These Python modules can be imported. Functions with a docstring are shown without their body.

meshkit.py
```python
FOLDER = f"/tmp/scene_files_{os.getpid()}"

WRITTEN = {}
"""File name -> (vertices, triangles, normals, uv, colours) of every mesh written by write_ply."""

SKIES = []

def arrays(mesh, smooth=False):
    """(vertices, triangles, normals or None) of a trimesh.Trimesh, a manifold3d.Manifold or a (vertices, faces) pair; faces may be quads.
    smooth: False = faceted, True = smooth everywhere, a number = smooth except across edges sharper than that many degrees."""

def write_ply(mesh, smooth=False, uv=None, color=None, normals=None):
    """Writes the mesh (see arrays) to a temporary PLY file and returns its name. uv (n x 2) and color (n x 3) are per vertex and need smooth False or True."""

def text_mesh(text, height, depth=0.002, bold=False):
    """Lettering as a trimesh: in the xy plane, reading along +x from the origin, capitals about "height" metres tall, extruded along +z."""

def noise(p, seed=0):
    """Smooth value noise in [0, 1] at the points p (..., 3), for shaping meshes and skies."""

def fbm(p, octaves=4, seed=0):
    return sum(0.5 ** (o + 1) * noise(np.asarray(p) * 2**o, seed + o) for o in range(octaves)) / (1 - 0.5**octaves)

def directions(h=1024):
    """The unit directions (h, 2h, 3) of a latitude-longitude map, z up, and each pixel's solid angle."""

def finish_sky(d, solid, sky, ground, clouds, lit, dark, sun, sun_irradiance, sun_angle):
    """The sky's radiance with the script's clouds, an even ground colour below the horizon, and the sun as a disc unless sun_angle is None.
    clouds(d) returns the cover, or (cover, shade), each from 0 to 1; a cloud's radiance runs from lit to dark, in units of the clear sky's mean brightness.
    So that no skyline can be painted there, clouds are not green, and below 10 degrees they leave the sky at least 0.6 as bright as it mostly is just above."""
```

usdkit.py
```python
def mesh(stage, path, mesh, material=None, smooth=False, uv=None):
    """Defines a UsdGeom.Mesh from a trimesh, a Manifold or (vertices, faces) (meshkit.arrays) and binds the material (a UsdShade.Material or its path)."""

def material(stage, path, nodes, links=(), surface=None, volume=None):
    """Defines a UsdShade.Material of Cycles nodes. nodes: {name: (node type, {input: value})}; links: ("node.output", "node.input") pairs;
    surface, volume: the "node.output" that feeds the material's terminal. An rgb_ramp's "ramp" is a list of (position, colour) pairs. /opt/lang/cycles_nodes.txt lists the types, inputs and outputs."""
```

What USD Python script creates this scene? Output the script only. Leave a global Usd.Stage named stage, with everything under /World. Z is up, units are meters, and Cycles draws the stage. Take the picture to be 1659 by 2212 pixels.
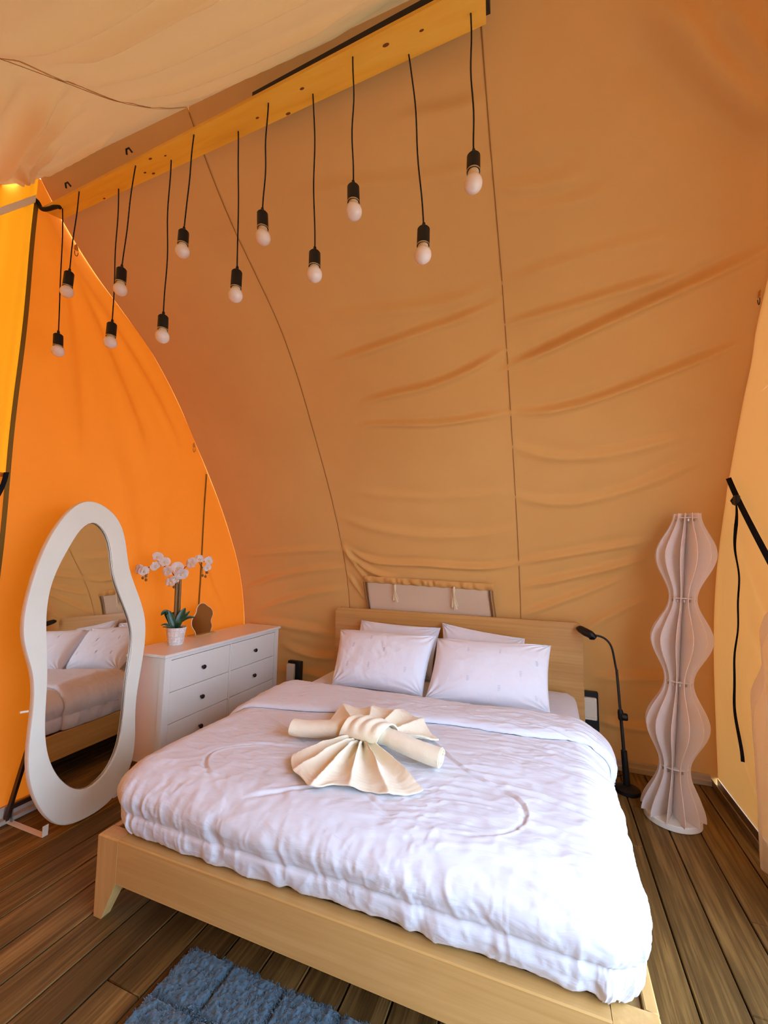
import math, random
import numpy as np, trimesh, usdkit, meshkit
from pxr import Usd, UsdGeom, UsdLux, UsdShade, Gf, Sdf
from scipy.interpolate import PchipInterpolator, splprep, splev
from shapely.geometry import Polygon

random.seed(7)
RNG = np.random.default_rng(7)
stage = Usd.Stage.CreateInMemory()
UsdGeom.SetStageUpAxis(stage, 'Z'); UsdGeom.SetStageMetersPerUnit(stage, 1.0)
UsdGeom.Xform.Define(stage, '/World'); UsdGeom.Scope.Define(stage, '/World/Looks')

# ------------------------------------------------------------------ camera
F_PX, CAM = 909.17, (0.0, 0.0, 1.5)
cam = UsdGeom.Camera.Define(stage, '/World/camera')
cam.CreateHorizontalApertureAttr(36.0); cam.CreateVerticalApertureAttr(48.0); cam.CreateFocalLengthAttr(36.0 * F_PX / 1659)
yaw, pitch, roll = -0.37069, 0.100969, 0.015135
_f = np.array([math.sin(yaw) * math.cos(pitch), math.cos(yaw) * math.cos(pitch), math.sin(pitch)])
_r = np.array([math.cos(yaw), -math.sin(yaw), 0.0]); _u = np.cross(_r, _f)
_r, _u = math.cos(roll) * _r + math.sin(roll) * _u, -math.sin(roll) * _r + math.cos(roll) * _u
cam.AddTransformOp().Set(Gf.Matrix4d(*_r, 0, *_u, 0, *(-_f), 0, *CAM, 1))
cam.CreateClippingRangeAttr(Gf.Vec2f(0.02, 1000)); cam.CreateExposureAttr(-1.03)

# ------------------------------------------------------------------ light: sky through the open front, sun on the canvas from outside
sky = UsdLux.DomeLight.Define(stage, '/World/sky'); sky.CreateColorAttr(Gf.Vec3f(0.64, 0.90, 1.32)); sky.CreateIntensityAttr(5.4)
sun = UsdLux.DistantLight.Define(stage, '/World/sun'); sun.CreateColorAttr(Gf.Vec3f(1.0, 0.90, 0.74)); sun.CreateIntensityAttr(3.3); sun.CreateAngleAttr(1.0)
def aim(light, src):        # the light shines from direction src
    z = np.array(src, float); z /= np.linalg.norm(z); x = np.cross([0, 0, 1.0], z); x /= np.linalg.norm(x); y = np.cross(z, x)
    light.AddTransformOp().Set(Gf.Matrix4d(*x, 0, *y, 0, *z, 0, 0, 0, 0, 1))
aim(sun, (-0.80, 0.28, 0.62))

# ------------------------------------------------------------------ helpers
used = {}
def numbered(path):
    n = used.get(path, 0); used[path] = n + 1
    return path if n == 0 else f'{path}_{n:03d}'
def tag(prim, label=None, cat=None, group=None, kind=None):
    for k, v in (('label', label), ('category', cat), ('group', group), ('kind', kind)):
        if v: prim.SetCustomDataByKey(k, v)
    return prim
def thing(name, label, cat, loc=(0, 0, 0), group=None, kind=None):
    x = UsdGeom.Xform.Define(stage, numbered('/World/' + name))
    if any(loc): x.AddTranslateOp().Set(Gf.Vec3d(*map(float, loc)))
    return tag(x.GetPrim(), label, cat, group, kind)
def obj(name, mesh, m, parent=None, smooth=40, label=None, cat=None, group=None, kind=None):
    base = parent.GetPath().pathString if parent is not None else '/World'
    if parent is not None:                # world coordinates in, coordinates of the thing out
        t = np.array(UsdGeom.XformCache().GetLocalToWorldTransform(parent).ExtractTranslation())
        if isinstance(mesh, tuple): mesh = (np.asarray(mesh[0], float) - t, mesh[1])
        else: mesh = mesh.copy(); mesh.apply_translation(-t)
    p = usdkit.mesh(stage, numbered(base + '/' + name), mesh, m, smooth).GetPrim()
    return tag(p, label, cat, group, kind)
def cat(*ms):
    out = []
    for m in ms: out.append(m if isinstance(m, trimesh.Trimesh) else trimesh.Trimesh(np.asarray(m[0], float), tris(m[1]), process=False))
    return trimesh.util.concatenate(out)
def tris(f):
    f = np.asarray(f, int)
    return np.vstack([f[:, [0, 1, 2]], f[:, [0, 2, 3]]]) if f.shape[1] == 4 else f
def cbox(x0, x1, y0, y1, z0, z1, c=0.004):
    p = []
    for X, sx in ((x0, 1), (x1, -1)):
        for Y, sy in ((y0, 1), (y1, -1)):
            for Z, sz in ((z0, 1), (z1, -1)):
                p += [(X + sx * c, Y + sy * c, Z), (X + sx * c, Y, Z + sz * c), (X, Y + sy * c, Z + sz * c)]
    return trimesh.convex.convex_hull(np.array(p))
def hull(pts): return trimesh.convex.convex_hull(np.array(pts, float))
def catmull(pts, n=40):
    pts = np.asarray(pts, float); k = min(3, len(pts) - 1)
    tck, _ = splprep(pts.T, s=0, k=k)
    return np.array(splev(np.linspace(0, 1, n), tck)).T
def tube(path, r, n=10, caps=True):
    P = np.asarray(path, float); R = np.broadcast_to(np.asarray(r, float), (len(P),))
    T = np.gradient(P, axis=0); T /= np.linalg.norm(T, axis=1, keepdims=True) + 1e-12
    a = np.array([0, 0, 1.0]) if abs(T[0][2]) < .9 else np.array([1.0, 0, 0])
    u = np.cross(T[0], a); u /= np.linalg.norm(u); V = []
    th = np.linspace(0, 2 * math.pi, n, endpoint=False)
    for i in range(len(P)):
        u = u - T[i] * (u @ T[i]); u /= np.linalg.norm(u); w = np.cross(T[i], u)
        V.append(P[i] + R[i] * (np.cos(th)[:, None] * u + np.sin(th)[:, None] * w))
    V = np.vstack(V); m = len(P); F = []
    for i in range(m - 1):
        for j in range(n):
            k = (j + 1) % n; F.append((i * n + j, i * n + k, (i + 1) * n + k)); F.append((i * n + j, (i + 1) * n + k, (i + 1) * n + j))
    if caps:
        V = np.vstack([V, P[0], P[-1]]); c0, c1 = len(V) - 2, len(V) - 1
        for j in range(n):
            k = (j + 1) % n; F.append((c0, k, j)); F.append((c1, (m - 1) * n + j, (m - 1) * n + k))
    return trimesh.Trimesh(V, np.array(F), process=False)
def lathe(profile, n=32, loc=(0, 0, 0)):
    P = np.asarray(profile, float); th = np.linspace(0, 2 * math.pi, n, endpoint=False); V, F = [], []
    for r, z in P: V.append(np.stack([r * np.cos(th), r * np.sin(th), np.full(n, z)], 1))
    V = np.vstack(V) + np.asarray(loc, float)
    for i in range(len(P) - 1):
        for j in range(n):
            k = (j + 1) % n; F.append((i * n + j, i * n + k, (i + 1) * n + k)); F.append((i * n + j, (i + 1) * n + k, (i + 1) * n + j))
    return trimesh.Trimesh(V, np.array(F), process=False)
def gfaces(h, w, flip=False):
    i = np.arange(h * w).reshape(h, w); a, b, c, d = i[:-1, :-1].ravel(), i[:-1, 1:].ravel(), i[1:, 1:].ravel(), i[1:, :-1].ravel()
    f = np.stack([a, b, c, d], 1)
    return tris(f[:, ::-1] if flip else f)
def gmesh(P, flip=False):
    h, w = P.shape[:2]
    return trimesh.Trimesh(P.reshape(-1, 3), gfaces(h, w, flip), process=False)
def gnormals(P):
    a, b = np.gradient(P, axis=0), np.gradient(P, axis=1); n = np.cross(b, a); return n / (np.linalg.norm(n, axis=2, keepdims=True) + 1e-12)
def slab(P, t, flip=False):
    """Closed cloth of thickness t: P outside, P - t*normal inside."""
    h, w = P.shape[:2]; n = gnormals(P) * (-1 if flip else 1); Q = P - n * t
    V = np.vstack([P.reshape(-1, 3), Q.reshape(-1, 3)]); N = h * w
    F = [gfaces(h, w), gfaces(h, w, True) + N]; i = np.arange(N).reshape(h, w)
    rim = np.r_[i[0], i[1:, -1], i[-1, -2::-1], i[-2:0:-1, 0]]; nx = np.roll(rim, -1)
    F.append(np.stack([rim, rim + N, nx + N], 1)); F.append(np.stack([rim, nx + N, nx], 1))
    F = np.vstack(F)
    return trimesh.Trimesh(V, F if flip else F[:, ::-1], process=False)
def ribbon(path, width, side, t=0.002):
    P = np.asarray(path, float); s = np.asarray(side, float); s = np.broadcast_to(s, P.shape); s = s / np.linalg.norm(s, axis=1, keepdims=True)
    G = np.stack([P - s * width / 2, P + s * width / 2], 1)
    return slab(G, t)
def fbm(p, o=4, seed=0): return meshkit.fbm(np.asarray(p, float), o, seed) - 0.5
def lin(r, g, b): return tuple(((c / 255) / 12.92 if c / 255 <= .04045 else ((c / 255 + .055) / 1.055) ** 2.4) for c in (r, g, b))
def creases(A, B, lines):
    """Sum of fold ridges over the surface coordinates A, B: lines are (points, amplitude, width)."""
    out = np.zeros_like(A)
    for pts, amp, w in lines:
        c = catmull(pts, 24); best = np.full(A.shape, 9.0); at = np.zeros(A.shape); sg = np.zeros(A.shape)
        lo, hi = c.min(0) - 5 * w, c.max(0) + 5 * w
        k = (A >= lo[0]) & (A <= hi[0]) & (B >= lo[1]) & (B <= hi[1])
        if not k.any(): continue
        a, b = A[k], B[k]; bd, ba, bs = best[k], at[k], sg[k]
        for i in range(len(c) - 1):
            d = c[i + 1] - c[i]; L2 = d @ d + 1e-12; u = np.clip(((a - c[i][0]) * d[0] + (b - c[i][1]) * d[1]) / L2, 0, 1)
            ex, ey = a - c[i][0] - u * d[0], b - c[i][1] - u * d[1]; dist = np.hypot(ex, ey); s = np.sign(d[0] * ey - d[1] * ex)
            m = dist < bd; bd = np.where(m, dist, bd); ba = np.where(m, (i + u) / (len(c) - 1), ba); bs = np.where(m, s, bs)
        taper = np.clip(np.sin(np.pi * np.clip(ba * .92 + .04, 0, 1)) * 1.6, 0, 1); x = bd * bs / w
        out[k] += amp * taper * (np.exp(-x * x) - .45 * np.exp(-((x - 1.7) / 1.3) ** 2))
    return out

# ------------------------------------------------------------------ materials
def material(name, nodes, links, surface): return usdkit.material(stage, '/World/Looks/' + name, nodes, links, surface)
def plain(name, col, rough=0.6, spec=0.4, metallic=0.0, **kw):
    return material(name, {'p': ('principled_bsdf', dict(base_color=col, roughness=rough, specular_ior_level=spec, metallic=metallic, **kw))}, [], 'p.BSDF')
def cloth(name, c1, c2, trans=0.0, tcol=None, scale=3.0, weave=900.0, bump=0.15, sheen=0.0, rough=0.9, wrinkle=0.0, wscale=(8, 8, 8)):
    n = {'g': ('geometry', {}), 'n': ('noise_texture', {'scale': scale, 'detail': 5.0}), 'r': ('rgb_ramp', {'ramp': [(.3, c1), (.7, c2)]}),
         'w': ('noise_texture', {'scale': weave, 'detail': 1.0}), 'b': ('bump', {'strength': bump, 'distance': .0012}),
         'p': ('principled_bsdf', {'roughness': rough, 'specular_ior_level': .15, 'sheen_weight': sheen})}
    l = [('g.position', 'n.vector'), ('n.fac', 'r.fac'), ('r.color', 'p.base_color'), ('g.position', 'w.vector'), ('w.fac', 'b.height'), ('b.normal', 'p.normal')]
    if wrinkle:
        n['wm'] = ('mapping', {'scale': wscale}); n['wn'] = ('noise_texture', {'scale': 1.0, 'detail': 3.0, 'roughness': .55, 'distortion': .6}); n['wb'] = ('bump', {'strength': wrinkle, 'distance': .012})
        l += [('g.position', 'wm.vector'), ('wm.vector', 'wn.vector'), ('wn.fac', 'wb.height'), ('wb.normal', 'b.normal')]
    if not trans: return material(name, n, l, 'p.BSDF')
    n['t'] = ('translucent_bsdf', {'color': tcol}); n['m'] = ('mix_closure', {'fac': trans})
    l += [('p.BSDF', 'm.closure1'), ('t.BSDF', 'm.closure2')]
    return material(name, n, l, 'm.closure')
def wood(name, dark, mid, light, axis, rough=0.45, k=1.0, bump=.15, fine=55.0, seed=0.0, coat=0.0, spec=.4):
    sc = [fine, fine, fine]; sc[axis] = 2.2 * k; sc2 = [7.0, 7.0, 7.0]; sc2[axis] = .8
    return material(name, {'g': ('geometry', {}), 'm': ('mapping', {'scale': tuple(sc), 'location': (seed, seed * 1.7, seed * .3)}), 'm2': ('mapping', {'scale': tuple(sc2), 'location': (seed * .5, seed, seed * .9)}),
        'n': ('noise_texture', {'scale': 1.0, 'detail': 4.0, 'roughness': .6, 'distortion': .4}), 'n2': ('noise_texture', {'scale': 1.0, 'detail': 3.0, 'distortion': 1.2}),
        'x': ('mix_float', {'fac': .5}), 'r': ('rgb_ramp', {'ramp': [(.3, dark), (.5, mid), (.68, light)]}), 'b': ('bump', {'strength': bump, 'distance': .003}),
        'p': ('principled_bsdf', {'roughness': rough, 'specular_ior_level': spec, 'coat_weight': coat, 'coat_roughness': .25})},
        [('g.position', 'm.vector'), ('g.position', 'm2.vector'), ('m.vector', 'n.vector'), ('m2.vector', 'n2.vector'), ('n.fac', 'x.a'), ('n2.fac', 'x.b'), ('x.result', 'r.fac'),
         ('r.color', 'p.base_color'), ('n.fac', 'b.height'), ('b.normal', 'p.normal')], 'p.BSDF')

M = {}
M['canvas'] = cloth('tan_canvas', (.63, .315, .090), (.69, .36, .11), .014, (.75, .36, .10), 1.2, 700, .25)
M['canvas_roof'] = cloth('roof_canvas', (.64, .34, .11), (.69, .38, .13), .055, (.80, .44, .15), 1.2, 700, .25)
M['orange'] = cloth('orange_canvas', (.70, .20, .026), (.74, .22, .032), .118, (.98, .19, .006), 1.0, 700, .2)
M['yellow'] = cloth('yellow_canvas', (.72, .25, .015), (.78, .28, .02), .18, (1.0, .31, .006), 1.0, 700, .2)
M['cream_canvas'] = cloth('pale_canvas', (.66, .285, .072), (.70, .31, .085), .12, (.95, .39, .085), 1.0, 700, .2)
M['seam'] = plain('seam_thread', (.30, .145, .045), .9)
M['seam_olive'] = plain('olive_seam', lin(128, 92, 28), .9)
M['screen'] = cloth('window_screen', (.72, .52, .34), (.76, .56, .37), .10, (.8, .6, .4), 2.0, 1200, .15)
M['tie'] = plain('cotton_tape', (.86, .72, .46), .8)
M['zip'] = plain('brown_zip', lin(110, 72, 40), .7)
for i, (d, m_, l) in enumerate(((.80, 1.0, 1.15), (1.0, 1.12, 1.2), (.7, .85, 1.0), (.9, 1.15, 1.35))):
    c = np.array([.148, .080, .022])
    M[f'plank{i}'] = wood(f'deck_board_{i}', tuple(c * .45 * d), tuple(c * m_), tuple(c * 2.0 * l * np.array([1, 1.05, 1.12])), 1, .55, 1.0, .8, 60.0, 3.1 * i, 0.0, .22)
M['joint'] = plain('board_gap', (.008, .005, .004), .9)
M['bamboo'] = wood('light_bamboo', (.50, .275, .080), (.58, .335, .105), (.66, .40, .145), 0, .42, .5, .06, 60.0, 0, .15)
M['bamboo_v'] = wood('light_bamboo_upright', (.50, .275, .080), (.58, .335, .105), (.66, .40, .145), 2, .42, .5, .06, 60.0, 5.0, .15)
M['bamboo_y'] = wood('light_bamboo_side', (.50, .275, .080), (.58, .335, .105), (.66, .40, .145), 1, .42, .5, .06, 60.0, 2.0, .15)
M['headboard'] = wood('honey_bamboo', (.47, .225, .055), (.57, .29, .08), (.65, .36, .115), 0, .42, .5, .06, 60.0, 0, .15)
M['pine'] = wood('golden_pine', (.80, .38, .03), (.92, .50, .045), (.95, .58, .08), 0, .42, .9, .08, 22.0, 1.0)
M['knot'] = plain('pine_knot', lin(120, 62, 14), .6)
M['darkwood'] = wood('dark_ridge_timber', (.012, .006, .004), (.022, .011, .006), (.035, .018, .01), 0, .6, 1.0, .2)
M['basewood'] = wood('weathered_batten', (.40, .30, .20), (.50, .38, .26), (.58, .46, .33), 0, .6, 1.0, .1)
M['basewood_y'] = wood('weathered_batten_side', (.40, .32, .24), (.50, .41, .31), (.60, .50, .40), 1, .6, 1.0, .1)
M['black'] = plain('black_plastic', (.006, .005, .006), .45, .35)
M['blackmetal'] = plain('black_metal', (.010, .009, .010), .4, .5)
M['cord'] = plain('black_cord', (.008, .007, .012), .7)
M['strap'] = cloth('black_webbing', (.006, .005, .008), (.01, .009, .013), 0, None, 20, 600, .4)
M['bulb'] = plain('milk_glass', (.88, .72, .66), .22, .5, 0.0, subsurface_weight=.15, subsurface_scale=.01)
M['bulbneck'] = plain('bulb_collar', (.72, .52, .30), .4)
M['chrome'] = plain('bright_ring', (.6, .55, .5), .25, .5, 1.0)
M['white'] = plain('white_lacquer', (.83, .78, .68), .32, .45)
M['carcass'] = plain('dresser_gap', (.05, .035, .025), .8)
M['knobm'] = plain('dark_knob', (.012, .010, .012), .35, .5)
M['linen'] = cloth('white_cotton', (.74, .75, .80), (.78, .79, .84), 0, None, 2.0, 1500, .12, .1, .85, .34, (7, 26, 18))
M['linen_pillow'] = cloth('white_pillow_cotton', (.80, .80, .84), (.84, .84, .88), 0, None, 3.0, 1500, .12, .1, .85, .18, (18, 9, 9))
M['emblem'] = plain('woven_emblem', (.66, .66, .74), .7)
M['towel'] = cloth('cream_terry', (.90, .80, .57), (.94, .85, .64), 0, None, 6.0, 420, .9, .3, .95)
M['stitch'] = plain('hem_stitch', (.78, .66, .46), .8)
M['mframe'] = cloth('mirror_frame_velvet', (.80, .76, .62), (.84, .80, .66), 0, None, 5.0, 900, .2, .15, .75)
M['mirror'] = plain('mirror_glass', (.80, .78, .72), .015, .5, 1.0)
M['smoky'] = plain('smoky_mirror', (.52, .42, .32), .03, .5, 1.0)
M['rim'] = plain('metal_rim', (.55, .48, .42), .3, .5, 1.0)
M['standm'] = plain('brown_steel', (.05, .022, .015), .4, .5, .3)
M['whitemetal'] = plain('white_steel', (.82, .70, .52), .4)
M['fin'] = None
M['soil'] = plain('moss_soil', (.03, .018, .010), .9)
M['leaf'] = material('orchid_leaf', {'g': ('geometry', {}), 'n': ('noise_texture', {'scale': 30.0}), 'r': ('rgb_ramp', {'ramp': [(.35, (.010, .045, .016)), (.7, (.03, .10, .035))]}), 'p': ('principled_bsdf', {'roughness': .35})},
    [('g.position', 'n.vector'), ('n.fac', 'r.fac'), ('r.color', 'p.base_color')], 'p.BSDF')
M['reed'] = wood('gold_brown_reed', (.06, .025, .006), (.22, .11, .025), (.42, .25, .07), 2, .35, .6, .1, 40.0, 4)
M['twig'] = plain('dark_twig', (.045, .018, .010), .6)
M['bud'] = plain('olive_bud', (.22, .12, .045), .6)
M['petal'] = material('orchid_petal', {'d': ('principled_bsdf', {'base_color': (.90, .78, .70), 'roughness': .55}), 't': ('translucent_bsdf', {'color': (.9, .66, .5)}), 'm': ('mix_closure', {'fac': .25})},
    [('d.BSDF', 'm.closure1'), ('t.BSDF', 'm.closure2')], 'm.closure')
M['lip'] = plain('orchid_lip', (.82, .56, .26), .6)
M['pot'] = material('embossed_pot', {'g': ('texture_coordinate', {}), 'v': ('voronoi_texture', {'scale': 46.0, 'randomness': .35}), 'r': ('rgb_ramp', {'ramp': [(.0, (.74, .69, .63)), (.22, (.72, .67, .61)), (.30, (.86, .83, .78)), (.42, (.86, .83, .78)), (.5, (.68, .63, .57)), (.8, (.70, .65, .59))]}),
    'b': ('bump', {'strength': .5, 'distance': .002}), 'p': ('principled_bsdf', {'roughness': .65})},
    [('g.object', 'v.vector'), ('v.distance', 'r.fac'), ('r.color', 'b.height'), ('b.normal', 'p.normal'), ('r.color', 'p.base_color')], 'p.BSDF')
M['rug'] = cloth('blue_shag', (.048, .088, .118), (.078, .13, .165), 0, None, 30.0, 260, 1.0, .4, .95)
M['rugback'] = plain('rug_backing', (.012, .022, .036), .95)
M['outlet'] = plain('cream_plastic', (.70, .62, .48), .45)
M['alu'] = plain('dull_aluminium', (.42, .36, .30), .38, .5, .85)
M['sheer'] = material('sheer_voile', {'d': ('diffuse_bsdf', {'color': (.92, .86, .80)}), 't': ('translucent_bsdf', {'color': (.95, .86, .78)}), 'c': ('transparent_bsdf', {'color': (1, 1, 1)}), 'm': ('mix_closure', {'fac': .65}), 'm2': ('mix_closure', {'fac': .58})},
    [('d.BSDF', 'm.closure1'), ('t.BSDF', 'm.closure2'), ('m.closure', 'm2.closure1'), ('c.BSDF', 'm2.closure2')], 'm2.closure')
M['fin'] = material('frosted_fin', {'d': ('principled_bsdf', {'base_color': (.96, .90, .86), 'roughness': .5, 'specular_ior_level': .3}), 't': ('translucent_bsdf', {'color': (.98, .91, .86)}), 'm': ('mix_closure', {'fac': .55})},
    [('d.BSDF', 'm.closure1'), ('t.BSDF', 'm.closure2')], 'm.closure')
M['ground'] = plain('sandy_ground', (.36, .29, .20), .9)
M['toggle'] = plain('orange_tab', (.62, .26, .05), .6)

# ------------------------------------------------------------------ the tent: profile of the roof and back wall (y, z), ridge along x
XL, XR, YC = -2.87, 1.03, 1.44
PZ = np.array([0, .45, .9, 1.15, 1.37, 1.65, 1.94, 2.22, 2.49, 2.73, 2.93, 3.06, 3.26, 3.39, 3.52, 3.60, 3.69, 3.78])
PY = np.array([3.60, 3.575, 3.53, 3.48, 3.41, 3.28, 3.12, 2.94, 2.75, 2.58, 2.41, 2.28, 2.01, 1.825, 1.675, 1.595, 1.515, 1.44])
_d = np.r_[0, np.cumsum(np.hypot(np.diff(PZ), np.diff(PY)))]
fy, fz = PchipInterpolator(_d, PY), PchipInterpolator(_d, PZ); LT = _d[-1]; yback = PchipInterpolator(PZ, PY)
def surf(x, t, off=0.0, front=False):
    dy, dz = fy(t, 1), fz(t, 1); n = np.hypot(dy, dz); y = fy(t) - dz / n * off; z = fz(t) + dy / n * off
    return np.stack([x, 2 * YC - y if front else y, z], -1)

BACK = [([(-.20, 2.92), (.07, 3.0), (.31, 3.08), (.53, 3.15), (.73, 3.21), (1.0, 3.30)], .022, .035), ([(-.2, 3.17), (.19, 3.21), (.52, 3.25), (.68, 3.26)], .012, .035),
    ([(-.2, 2.63), (.2, 2.64), (.56, 2.74), (.78, 2.81), (.98, 2.88)], .016, .032), ([(-.19, 3.39), (.07, 3.42), (.34, 3.45), (.66, 3.43)], .008, .05),
    ([(-1.36, 3.13), (-1.08, 3.16), (-.74, 3.21), (-.44, 3.25), (-.22, 3.30)], .012, .035), ([(-1.19, 2.82), (-.91, 2.85), (-.64, 2.88), (-.42, 2.94), (-.21, 3.02)], .014, .035),
    ([(-1.27, 2.65), (-1.02, 2.64), (-.68, 2.61), (-.39, 2.62), (-.21, 2.63)], .014, .03), ([(-1.34, 3.40), (-.86, 3.37), (-.43, 3.36), (-.22, 3.40)], .008, .05),
    ([(-1.65, 1.61), (-1.43, 1.48), (-1.02, 1.46), (-.63, 1.44), (-.21, 1.48)], .014, .030), ([(-1.66, 1.58), (-1.49, 1.41), (-1.19, 1.33)], .014, .028),
    ([(-.21, 1.48), (.21, 1.58), (.63, 1.67)], .011, .035), ([(-.18, 1.29), (.21, 1.40), (.64, 1.55)], .012, .035), ([(-.21, 2.02), (.21, 1.97), (.61, 2.09), (.93, 2.25)], .010, .045),
    ([(-.21, 2.40), (.2, 2.29), (.59, 2.34), (.82, 2.40)], .010, .045), ([(-2.85, 1.50), (-2.37, 1.55), (-1.68, 1.58)], .008, .04), ([(-2.8, 1.15), (-2.31, 1.32), (-1.69, 1.40)], .009, .04),
    ([(-.19, 1.05), (.05, 1.17), (.50, 1.39)], .010, .035), ([(-.6, 4.21), (-.39, 4.17), (-.21, 4.16)], .008, .04), ([(-1.22, 4.06), (-.81, 4.0), (-.34, 3.94), (-.19, 3.94)], .008, .05),
    ([(-.19, 3.84), (-.01, 3.80), (.19, 3.80)], .009, .05), ([(-.19, 3.75), (.07, 3.70), (.33, 3.71)], .007, .04), ([(.95, 3.74), (.86, 3.83), (.67, 4.0), (.5, 4.17), (.36, 4.28)], .035, .09),
    ([(.9, 3.9), (.82, 3.98), (.71, 4.1), (.63, 4.19)], .02, .05), ([(-2.8, .82), (-2.36, .81), (-1.86, .76)], .012, .05), ([(.2, .93), (.45, 1.13), (.65, 1.24)], .01, .04),
    ([(-2.68, .93), (-2.24, 1.09), (-1.72, 1.2)], .009, .04), ([(-1.44, 2.11), (-.94, 2.05), (-.25, 2.06)], .006, .05), ([(-1.62, 1.87), (-1.06, 1.73), (-.23, 1.75)], .008, .05),
    ([(.3, .62), (.6, .66), (.95, .7)], .012, .05), ([(.3, .32), (.6, .3), (.95, .36)], .012, .04), ([(-1.66, 1.60), (-1.55, 1.38), (-1.42, 1.22)], .010, .022), ([(-1.66, 1.33), (-1.58, 1.2), (-1.5, 1.1)], .010, .02),
    ([(-2.4, .62), (-2.1, .55), (-1.8, .56)], .012, .045), ([(-2.5, .36), (-2.1, .38), (-1.8, .3)], .012, .045)]
FRONT = [([(-2.75, 4.12), (-2.33, 3.98), (-2.05, 3.88), (-1.72, 3.80)], .028, .045), ([(-2.72, 4.22), (-2.35, 4.09), (-2.10, 3.99), (-1.82, 3.94)], .022, .04), ([(-1.66, 3.51), (-1.39, 3.60), (-1.19, 3.61), (-.9, 3.6)], .016, .06),
    ([(-1.60, 3.65), (-1.26, 3.73), (-1.06, 3.73), (-.8, 3.76)], .020, .05), ([(-1.64, 4.05), (-1.34, 4.14), (-1.0, 4.2), (-.6, 4.22)], .016, .045), ([(-1.64, 4.25), (-1.32, 4.33), (-1.02, 4.38), (-.6, 4.41)], .014, .04),
    ([(-2.84, 4.44), (-2.5, 4.22), (-2.2, 4.13)], .024, .03), ([(-2.84, 4.36), (-2.6, 4.2), (-2.45, 4.1)], .02, .03), ([(-2.8, 4.42), (-2.3, 4.36), (-2.0, 4.3)], .014, .03), ([(-2.2, 3.75), (-2.0, 3.7), (-1.75, 3.62)], .015, .06), ([(-1.63, 3.86), (-1.3, 3.93), (-.9, 3.96), (-.5, 4.0)], .012, .05)]
def roof_panel(x0, x1, t0, t1, lines, front, seed):
    nx, nt = int((x1 - x0) / .0125) + 1, int((t1 - t0) / .0125) + 1
    X, T = np.meshgrid(np.r_[[x0 - .004] if x0 > XL else [], np.linspace(x0, x1, nx), x1 + .004], np.linspace(t0, t1, nt))
    u = np.clip((X - x0) / (x1 - x0), 0, 1); edge = np.clip(np.sin(np.pi * u) * 3, 0, 1)
    off = .022 * np.sin(np.pi * u) * np.sin(np.pi * np.clip((T - .2) / 4.2, 0, 1)) * edge
    off = off + edge * (.010 * fbm(np.stack([X * 1.1, T * 3.4, np.full_like(X, seed)], -1), 3, seed) + .007 * fbm(np.stack([X * 2 - T * 1.5, T * 11 - X * 2.0, np.full_like(X, seed + .5)], -1), 2, seed + 3) * np.exp(-((T - 1.2) / .8) ** 2))
    off = off + 2.1 * creases(X, T, [(p, a, w * .72) for p, a, w in lines])
    off = off * np.clip((LT - T) / .12, 0, 1)
    return gmesh(surf(X, T, off, front), flip=front)
wall_back = thing('wall_back', None, None, kind='structure')
for i, (a, b) in enumerate(((XL, -1.68), (-1.68, -.205), (-.205, XR + .01))):
    obj('canvas_panel', roof_panel(a, b, 0, LT, BACK, False, 11 + i), M['canvas'], wall_back, True)
tt = np.linspace(.02, LT - .02, 140)
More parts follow.
